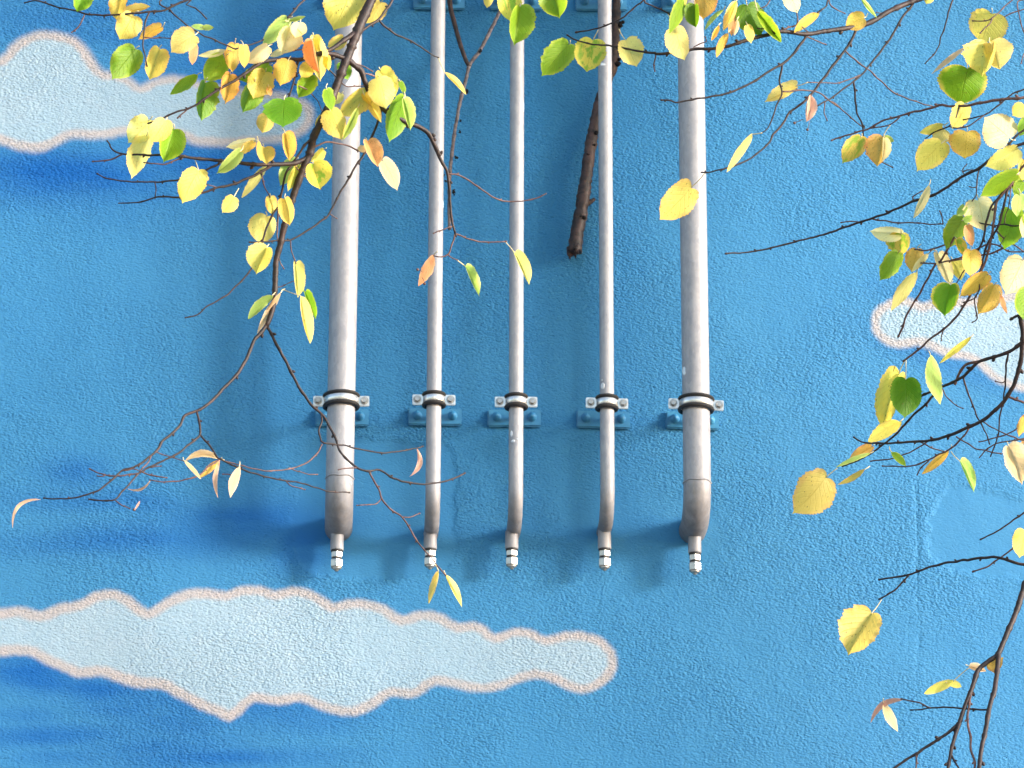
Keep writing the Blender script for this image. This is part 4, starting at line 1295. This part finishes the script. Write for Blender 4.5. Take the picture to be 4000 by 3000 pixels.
LEAVES = [
    # group, tile, kind, base x, y, tip x, y, half width left, right [, curve]
    (L_, 'A', 'green', 725, -80, 665, 100, 65, 90), (L_, 'A', 'amber', 1045, -45, 1005, 172, 85, 60), (L_, 'A', 'yellow', 1150, 135, 1032, 342, 95, 112),
    (L_, 'A', 'yellow', 1085, 108, 1300, 55, 22, 55), (L_, 'A', 'amber', 1390, 235, 1195, 342, 62, 42), (L_, 'A', 'green', 1165, 430, 965, 690, 118, 122),
    (L_, 'A', 'yellow', 1375, 425, 1292, 690, 72, 105), (L_, 'A', 'bright', 1680, 305, 1478, 455, 112, 85), (L_, 'A', 'orange', 1680, 388, 1660, 562, 42, 38),
    (L_, 'A', 'lime', 1760, 238, 1648, 226, 26, 26), (L_, 'A', 'lime', 1755, 238, 1852, 238, 26, 26), (L_, 'A', 'pale', 1955, 440, 1710, 482, 36, 26),
    (L_, 'A', 'green', 1935, 500, 1755, 705, 100, 90), (L_, 'A', 'amber', 2030, 385, 2010, 628, 68, 58), (L_, 'A', 'yellow', 2100, 395, 2112, 590, 42, 55),
    (L_, 'A', 'green', 1705, 645, 1467, 818, 46, 52), (L_, 'A', 'green', 1772, 715, 1740, 1045, 48, 132), (L_, 'A', 'amber', 1985, 645, 1946, 902, 58, 92),
    (L_, 'B', 'pale', 320, 405, 140, 545, 52, 72), (L_, 'B', 'green', 330, 560, 70, 692, 62, 82), (L_, 'B', 'green', 205, 720, 105, 975, 62, 112),
    (L_, 'B', 'yellow', 300, 622, 195, 856, 98, 112), (L_, 'B', 'amber', 500, 528, 430, 745, 95, 92), (L_, 'B', 'dark', 465, 862, 455, 1105, 156, 146),
    (L_, 'B', 'yellow', 330, 1000, 275, 1150, 82, 60), (L_, 'B', 'orange', 330, 755, 350, 832, 24, 24), (L_, 'B', 'lime', 490, 168, 270, 400, 72, 60),
    (L_, 'B', 'lime', 505, 180, 650, 140, 18, 24), (L_, 'B', 'pale', 510, 245, 445, 476, 70, 130), (L_, 'B', 'orange', 508, 282, 652, 386, 38, 15),
    (L_, 'B', 'pale', 455, 440, 340, 492, 30, 30), (L_, 'B', 'pale', 600, 200, 560, 330, 60, 70), (L_, 'B', 'bright', 722, 310, 772, 452, 45, 58), (L_, 'B', 'orange', 705, 352, 772, 642, 92, 15, 0, None, 0.05),
    (L_, 'B', 'bright', 718, 352, 776, 710, 55, 92), (L_, 'B', 'yellow', 695, 560, 610, 672, 62, 62), (L_, 'B', 'green', 700, 650, 585, 852, 62, 88),
    (L_, 'B', 'yellow', 840, 485, 850, 612, 40, 32), (L_, 'B', 'yellow', 978, 332, 838, 402, 52, 62), (L_, 'B', 'green', 962, 548, 1015, 692, 55, 58),
    (L_, 'B', 'yellow', 1050, -110, 890, 266, 172, 155), (L_, 'B', 'yellow', 1300, 22, 1175, 202, 62, 82), (L_, 'B', 'yellow', 1300, 610, 1432, 842, 70, 95),
    (L_, 'B', 'bright', 1290, 685, 1345, 944, 112, 102, 0, None, 0.03), (L_, 'B', 'green', 1465, 705, 1507, 815, 26, 26), (L_, 'B', 'green', 1500, 852, 1370, 1236, 82, 102),
    (L_, 'B', 'lime', 1500, 862, 1556, 1132, 24, 78, 0, None, 0.04), (L_, 'B', 'yellow', 1160, 822, 1305, 1062, 36, 62), (L_, 'B', 'yellow', 1172, 790, 930, 1000, 62, 112),
    (L_, 'B', 'lime', 1100, 930, 970, 1210, 30, 42), (L_, 'B', 'yellow', 862, 958, 966, 1216, 105, 85), (L_, 'B', 'yellow', 795, 1000, 735, 1102, 30, 32),
    (L_, 'B', 'green', 832, 775, 880, 962, 46, 56), (L_, 'B', 'bright', 955, 812, 900, 905, 40, 42), (L_, 'B', 'orange', 1182, 1218, 1272, 1442, 42, 102),
    (L_, 'B', 'peach', 1320, 1392, 1442, 1650, 62, 72), (L_, 'B', 'pale', 1165, 1290, 1094, 1280, 30, 32), (L_, 'B', 'bright', 1855, 632, 2037, 820, 12, 40, 0, (1790, 490)),
    (L_, 'B', 'amber', 472, 1158, 512, 1392, 30, 92), (L_, 'B', 'yellow', 290, 1275, 312, 1422, 40, 96), (L_, 'B', 'yellow', 240, 1218, 266, 1392, 24, 28),
    (L_, 'A', 'pale', 2190, 1215, 1950, 1272, 34, 56), (L_, 'A', 'yellow', 2190, 1232, 2060, 1342, 40, 42), (L_, 'A', 'lime', 2072, 1310, 1870, 1500, 46, 62),
    (L_, 'E', 'bright', 1632, 108, 1425, 382, 44, 34), (L_, 'B', 'lime', 562, 1388, 425, 1612, 72, 72), (L_, 'B', 'yellow', 590, 1440, 495, 1656, 40, 52),
    (L_, 'B', 'mix', 716, 1418, 776, 1640, 76, 138, 0, None, 0.03), (L_, 'B', 'yellow', 802, 1298, 690, 1402, 36, 52), (L_, 'A', 'bright', 1288, 1042, 1105, 1236, 112, 96),
    (L_, 'A', 'bright', 1430, 1042, 1300, 1236, 82, 92), (L_, 'A', 'bright', 1262, 1190, 1136, 1549, 92, 84), (L_, 'A', 'green', 1500, 1120, 1412, 1406, 82, 126),
    (L_, 'E', 'yellow', 1052, 148, 910, 432, 102, 112, 0, (1022, 60)), (L_, 'E', 'yellow', 1355, 378, 1255, 512, 56, 68, 0, (1400, 300)), (L_, 'E', 'yellow', 1672, 374, 1692, 532, 46, 52),
    (L_, 'E', 'yellow', 1800, 392, 1840, 622, 76, 50), (L_, 'E', 'dull', 1638, 545, 1590, 792, 122, 98), (L_, 'E', 'yellow', 1642, 812, 1550, 1046, 132, 72),
    (L_, 'E', 'bright', 1885, 948, 1910, 1246, 15, 86), (L_, 'E', 'green', 1975, 1195, 2066, 1432, 15, 56, 0, (1890, 1165)), (L_, 'E', 'bright', 1936, 1230, 2016, 1642, 15, 82, 0, (1770, 1170), 0.03),
    (L_, 'E', 'lime', 1690, 1225, 1480, 1432, 46, 42, -20), (L_, 'E', 'peach', 1762, 1203, 1555, 1562, 30, 30),
    # winged bracts low on the drooping branch
    (L_, 'I', 'peach', 1890, 1090, 1595, 1112, 48, 16, -35), (L_, 'I', 'peach', 1595, 1108, 1736, 1266, 18, 20), (L_, 'I', 'amber', 1890, 1102, 1720, 1257, 30, 30),
    (L_, 'I', 'pink', 1902, 1100, 1886, 1432, 20, 22, -28), (L_, 'I', 'peach', 2066, 1155, 1990, 1427, 44, 38), (L_, 'I', 'pink', 345, 1438, 110, 1690, 15, 18, -105),
    (L_, 'I', 'pink', 1302, 1270, 1096, 1346, 10, 12, 42), (L_, 'I', 'pink', 1208, 1455, 1160, 1532, 9, 9), (L_, 'J', 'pink', 950, 116, 880, 360, 22, 26, 62),
    (L_, 'J', 'bright', 1135, 1178, 1050, 1457, 42, 16, 0, (1106, 1115)), (L_, 'J', 'bright', 1196, 1204, 1337, 1487, 14, 46),
    (L_, 'M', 'orange', 432, 990, 295, 1258, 46, 46), (L_, 'M', 'lime', 708, 1088, 826, 1348, 6, 72, 0, (630, 1030)), (L_, 'M', 'bright', 1130, 970, 1256, 1247, 10, 82, 0, (1045, 870)),
    # slim upper branch
    (T_, 'C', 'mix', 170, -60, 210, 196, 82, 112), (T_, 'C', 'green', 292, 60, 238, 396, 62, 142), (T_, 'C', 'yellow', 30, -60, 5, 72, 42, 42), (T_, 'C', 'green', 560, -100, 632, 160, 130, 95),
    (T_, 'C', 'green', 712, 385, 475, 662, 116, 112), (T_, 'C', 'mix', 920, 348, 866, 622, 122, 122, 0, (965, 262)), (T_, 'C', 'bright', 1205, 350, 1300, 577, 88, 116, 0, (1145, 250)),
    (T_, 'N', 'green', 470, -60, 315, 367, 72, 62, 25), (T_, 'N', 'yellow', 490, -60, 465, 80, 30, 32), (T_, 'N', 'dark', 590, 50, 606, 297, 106, 46), (T_, 'N', 'amber', 700, -100, 680, 217, 104, 126),
    (T_, 'N', 'bright', 380, 315, 482, 652, 128, 106, 0, (300, 150)), (T_, 'N', 'lime', 900, 105, 700, 327, 24, 26, -25), (T_, 'N', 'bright', 1042, 10, 900, 332, 72, 36),
    (T_, 'N', 'amber', 850, 275, 770, 442, 20, 36), (T_, 'N', 'orange', 1002, 165, 985, 392, 46, 48), (T_, 'N', 'peach', 1050, 215, 1015, 385, 20, 36), (T_, 'N', 'amber', 950, 360, 826, 622, 46, 42),
    (T_, 'N', 'dark', 1156, 60, 1310, 392, 152, 132, 0, (1145, -20)), (T_, 'N', 'green', 1272, 120, 1526, 457, 52, 72, 0, (1240, 0)), (T_, 'N', 'yellow', 1160, 282, 1200, 472, 46, 52),
    (T_, 'N', 'pale', 1612, -80, 1702, 142, 92, 72), (T_, 'N', 'amber', 1926, 140, 1665, 352, 52, 46), (T_, 'N', 'bright', 1682, 930, 1345, 1102, 92, 46, 0, (1810, 888)),
    (T_, 'N', 'pink', 1842, 1030, 1802, 1312, 32, 76, 20), (T_, 'N', 'bright', 1216, 1450, 936, 1862, 42, 48, 0, (1318, 1435)), (T_, 'C', 'yellow', 1768, 1620, 1497, 1898, 122, 122, 0, (1885, 1500)),
    (T_, 'D', 'amber', 826, 155, 665, 236, 76, 76), (T_, 'D', 'lime', 800, -20, 942, 156, 14, 26), (T_, 'D', 'yellow', 1400, -40, 1366, 36, 42, 42),
    # beside the small cloud
    (R_, 'D', 'yellow', 1932, 118, 1842, 372, 152, 162), (R_, 'D', 'yellow', 1908, 370, 1850, 662, 178, 70), (R_, 'D', 'bright', 1918, 372, 2002, 602, 82, 152), (R_, 'D', 'peach', 1702, 410, 1410, 642, 22, 26),
    (R_, 'D', 'gedge', 1726, 592, 1662, 916, 212, 182, 0, (1722, 540), 0.03), (R_, 'D', 'yellow', 1702, 908, 1590, 1117, 82, 72), (R_, 'D', 'yellow', 1512, 1080, 1310, 1147, 42, 42), (R_, 'D', 'bright', 1520, 1120, 1450, 1232, 82, 82),
    (R_, 'D', 'yellow', 1502, 1240, 1285, 1482, 112, 112), (R_, 'D', 'amber', 1720, 1140, 1700, 1372, 132, 122), (R_, 'D', 'pale', 2086, 1190, 1872, 1012, 132, 152), (R_, 'D', 'bright', 2150, 1290, 1870, 1442, 62, 112),
    (R_, 'D', 'yellow', 2212, 915, 2110, 1002, 60, 70), (R_, 'D', 'green', 2235, 1030, 2170, 1182, 52, 52), (R_, 'D', 'mix', 802, 1188, 640, 1417, 72, 92), (R_, 'D', 'amber', 992, 1185, 940, 1447, 132, 62, 0, (1060, 1075)), (R_, 'D', 'lime', 1012, 1186, 1092, 1222, 30, 30),
    (R_, 'D', 'pale', 1000, 1200, 985, 1400, 10, 66, 0, None, 0.03), (R_, 'D', 'pink', 370, 820, 330, 1055, 25, 40),
    (R_, 'P', 'pale', 425, 413, 225, 842, 36, 76), (R_, 'P', 'green', 1560, 272, 1080, 562, 112, 132), (R_, 'P', 'green', 1642, 360, 1530, 552, 72, 72), (R_, 'P', 'lime', 1602, 540, 1570, 827, 82, 92),
    (R_, 'P', 'yellow', 1662, 90, 1642, 362, 72, 62), (R_, 'P', 'green', 1502, 730, 1402, 1242, 152, 172), (R_, 'P', 'pale', 1685, 760, 1642, 1092, 62, 52), (R_, 'P', 'pale', 1066, 600, 1132, 1002, 202, 172),
    (R_, 'P', 'lime', 892, 680, 790, 812, 52, 52), (R_, 'P', 'green', 872, 850, 645, 1247, 142, 112), (R_, 'P', 'lime', 880, 860, 990, 800, 60, 30), (R_, 'P', 'orange', 930, 935, 992, 1212, 60, 66),
    (R_, 'P', 'mix', 790, 1115, 902, 1342, 40, 92), (R_, 'P', 'amber', 970, 1260, 962, 1602, 102, 132), (R_, 'P', 'pale', 540, 1300, 702, 1702, 62, 112), (R_, 'P', 'yellow', 742, 1400, 852, 1652, 62, 112),
    (R_, 'G', 'pale', 1142, 472, 875, 448, 52, 72), (R_, 'G', 'mix', 1150, 472, 1152, 667, 116, 76), (R_, 'G', 'green', 1122, 640, 960, 882, 76, 76), (R_, 'G', 'amber', 1290, 610, 1240, 806, 82, 72),
    (R_, 'G', 'pale', 1386, 645, 1242, 802, 28, 30), (R_, 'G', 'bright', 1282, 800, 1060, 1142, 52, 56), (R_, 'G', 'gedge', 1582, 915, 1526, 1187, 136, 86, 0, None, 0.03), (R_, 'G', 'amber', 1892, 830, 1650, 1022, 62, 72),
    (R_, 'G', 'pale', 2202, 700, 2052, 1002, 132, 132), (R_, 'G', 'amber', 1952, 920, 1810, 1172, 72, 102), (R_, 'G', 'orange', 2012, 1000, 2066, 1162, 22, 22), (R_, 'G', 'green', 2242, 960, 2202, 1217, 86, 82, 0, None, 0.05),
    (R_, 'G', 'yellow', 1752, 1363, 1480, 1592, 18, 36), (R_, 'H', 'lime', 1402, 195, 1492, 622, 68, 58), (R_, 'H', 'pale', 1490, 470, 1480, 617, 24, 24), (R_, 'H', 'yellow', 1132, 350, 990, 842, 122, 72, 0, (1185, 240), -0.05),
    (R_, 'H', 'dark', 1190, 405, 1180, 742, 126, 126, 0, (1192, 235), 0.03), (R_, 'H', 'yellow', 1142, 765, 865, 942, 62, 62), (R_, 'H', 'amber', 892, 985, 690, 1112, 56, 42), (R_, 'H', 'lime', 882, 1040, 590, 1162, 20, 22),
    (R_, 'H', 'yellow', 500, 1252, 208, 1567, 148, 172, 0, (600, 1170)), (R_, 'H', 'amber', 836, 1180, 600, 1312, 24, 28), (R_, 'H', 'green', 1070, 1030, 1192, 1152, 30, 36), (R_, 'H', 'amber', 1562, 1015, 1330, 1222, 30, 46),
    (R_, 'H', 'lime', 1666, 1115, 1782, 1382, 10, 78, 0, (1580, 1025)), (R_, 'H', 'peach', 2082, 985, 2197, 1317, 72, 132), (R_, 'H', 'amber', 2228, 720, 2165, 902, 42, 42), (R_, 'H', 'orange', 2230, 915, 2192, 962, 22, 22),
    (R_, 'Q', 'yellow', 1252, 1290, 1206, 1512, 82, 72), (R_, 'L', 'yellow', 706, 605, 546, 892, 152, 106, 0, (775, 510)), (R_, 'L', 'peach', 1380, 965, 1492, 1000, 20, 36), (R_, 'L', 'amber', 1490, 942, 1607, 903, 72, 12),
    (R_, 'L', 'yellow', 1262, 1068, 1065, 1152, 32, 34, 0, (1370, 975)), (R_, 'L', 'yellow', 1240, 1075, 1322, 1106, 24, 26), (R_, 'L', 'pink', 915, 1190, 700, 1352, 20, 22, -45), (R_, 'L', 'peach', 792, 1218, 886, 1412, 34, 36),
]
for e in LEAVES:
    leaf(*e)

# tiny round fruits hanging from the bracts
for (g, t, x, y, hx, hy) in ((T_, 'N', 1808, 1400, 1830, 1310), (T_, 'N', 1668, 1328, 1760, 1290), (L_, 'I', 1160, 1528, 1200, 1470), (L_, 'M', 290, 1113, 330, 1130), (L_, 'M', 350, 1235, 330, 1180)):
    a_, b2 = px(t, x, y), px(t, hx, hy)
    d = dfun(g)(*a_)
    mb = MB().blob(at(a_[0], a_[1], d), 6.0 * scale_at(d), None, 1.0, 10, 7)
    mb.tube([at(a_[0], a_[1], d), at((a_[0] + b2[0]) / 2 + 2, (a_[1] + b2[1]) / 2, d), at(b2[0], b2[1], d)], 0.0006, 5)
    me = mb.mesh('fruit'); me.transform(TINV)
    link('fruit', me, M_TWIG, BRANCH[g])

# the rest of the crown, above and beside the picture
def crown():
    rc = random.Random(3)
    v, f, mi, att = [], [], [], []
    kinds = ['yellow', 'bright', 'green', 'amber', 'mix']
    hexp = [(0, 0), (0.05, 0.5), (0.35, 0.55), (0.75, 0.25), (1, 0), (0.75, -0.25), (0.35, -0.55), (0.05, -0.5)]
    n = 0
    while n < 1300:
        x, z, y = rc.uniform(-1.4, 4.6), rc.uniform(6.35, 9.3), -rc.uniform(0.7, 2.6)
        c = Vector((x, y, z))
        rel_ = c - CAM
        dz = rel_.dot(FWD)
        sx, sy = 2000 + FPX * rel_.dot(RGT) / dz, 1500 - FPX * rel_.dot(UP) / dz
        if sy > -260 and sx < 4420:
            continue
        if mnoise.noise(c * 1.6) < -0.05 + 0.25 * max(0, 1.2 - x) :
            continue
        tq = (0.95 + y) / to_sun.y                       # keep gaps where the low sun reaches the hanging twigs
        hit = c - to_sun * tq
        if -0.35 < hit.x < 1.5 and 3.3 < hit.z < 5.85:
            continue
        L = rc.uniform(0.05, 0.085)
        u = Vector((rc.gauss(0, .5), rc.gauss(0, .5), -1)).normalized()
        w = u.cross(Vector((rc.gauss(0, 1), rc.gauss(0, 1), rc.gauss(0, 1)))).normalized()
        o = len(v)
        for a, b2 in hexp:
            v.append(c + u * a * L + w * b2 * L - TRUNK)
            att += [abs(b2) * 1.6, a, 0.5 + b2 * 0.8, 1.0]
        f.append(tuple(range(o, o + 8)))
        mi.append(rc.randrange(len(kinds)))
        n += 1
    me = bpy.data.meshes.new('crown')
    me.from_pydata([tuple(p) for p in v], [], f)
    me.polygons.foreach_set('material_index', mi)
    a = me.attributes.new('leaf', 'FLOAT_COLOR', 'POINT')
    a.data.foreach_set('color', att)
    o = link('crown', me, [LEAF[k] for k in kinds], tree)
    o['kind'] = 'stuff'
crown()
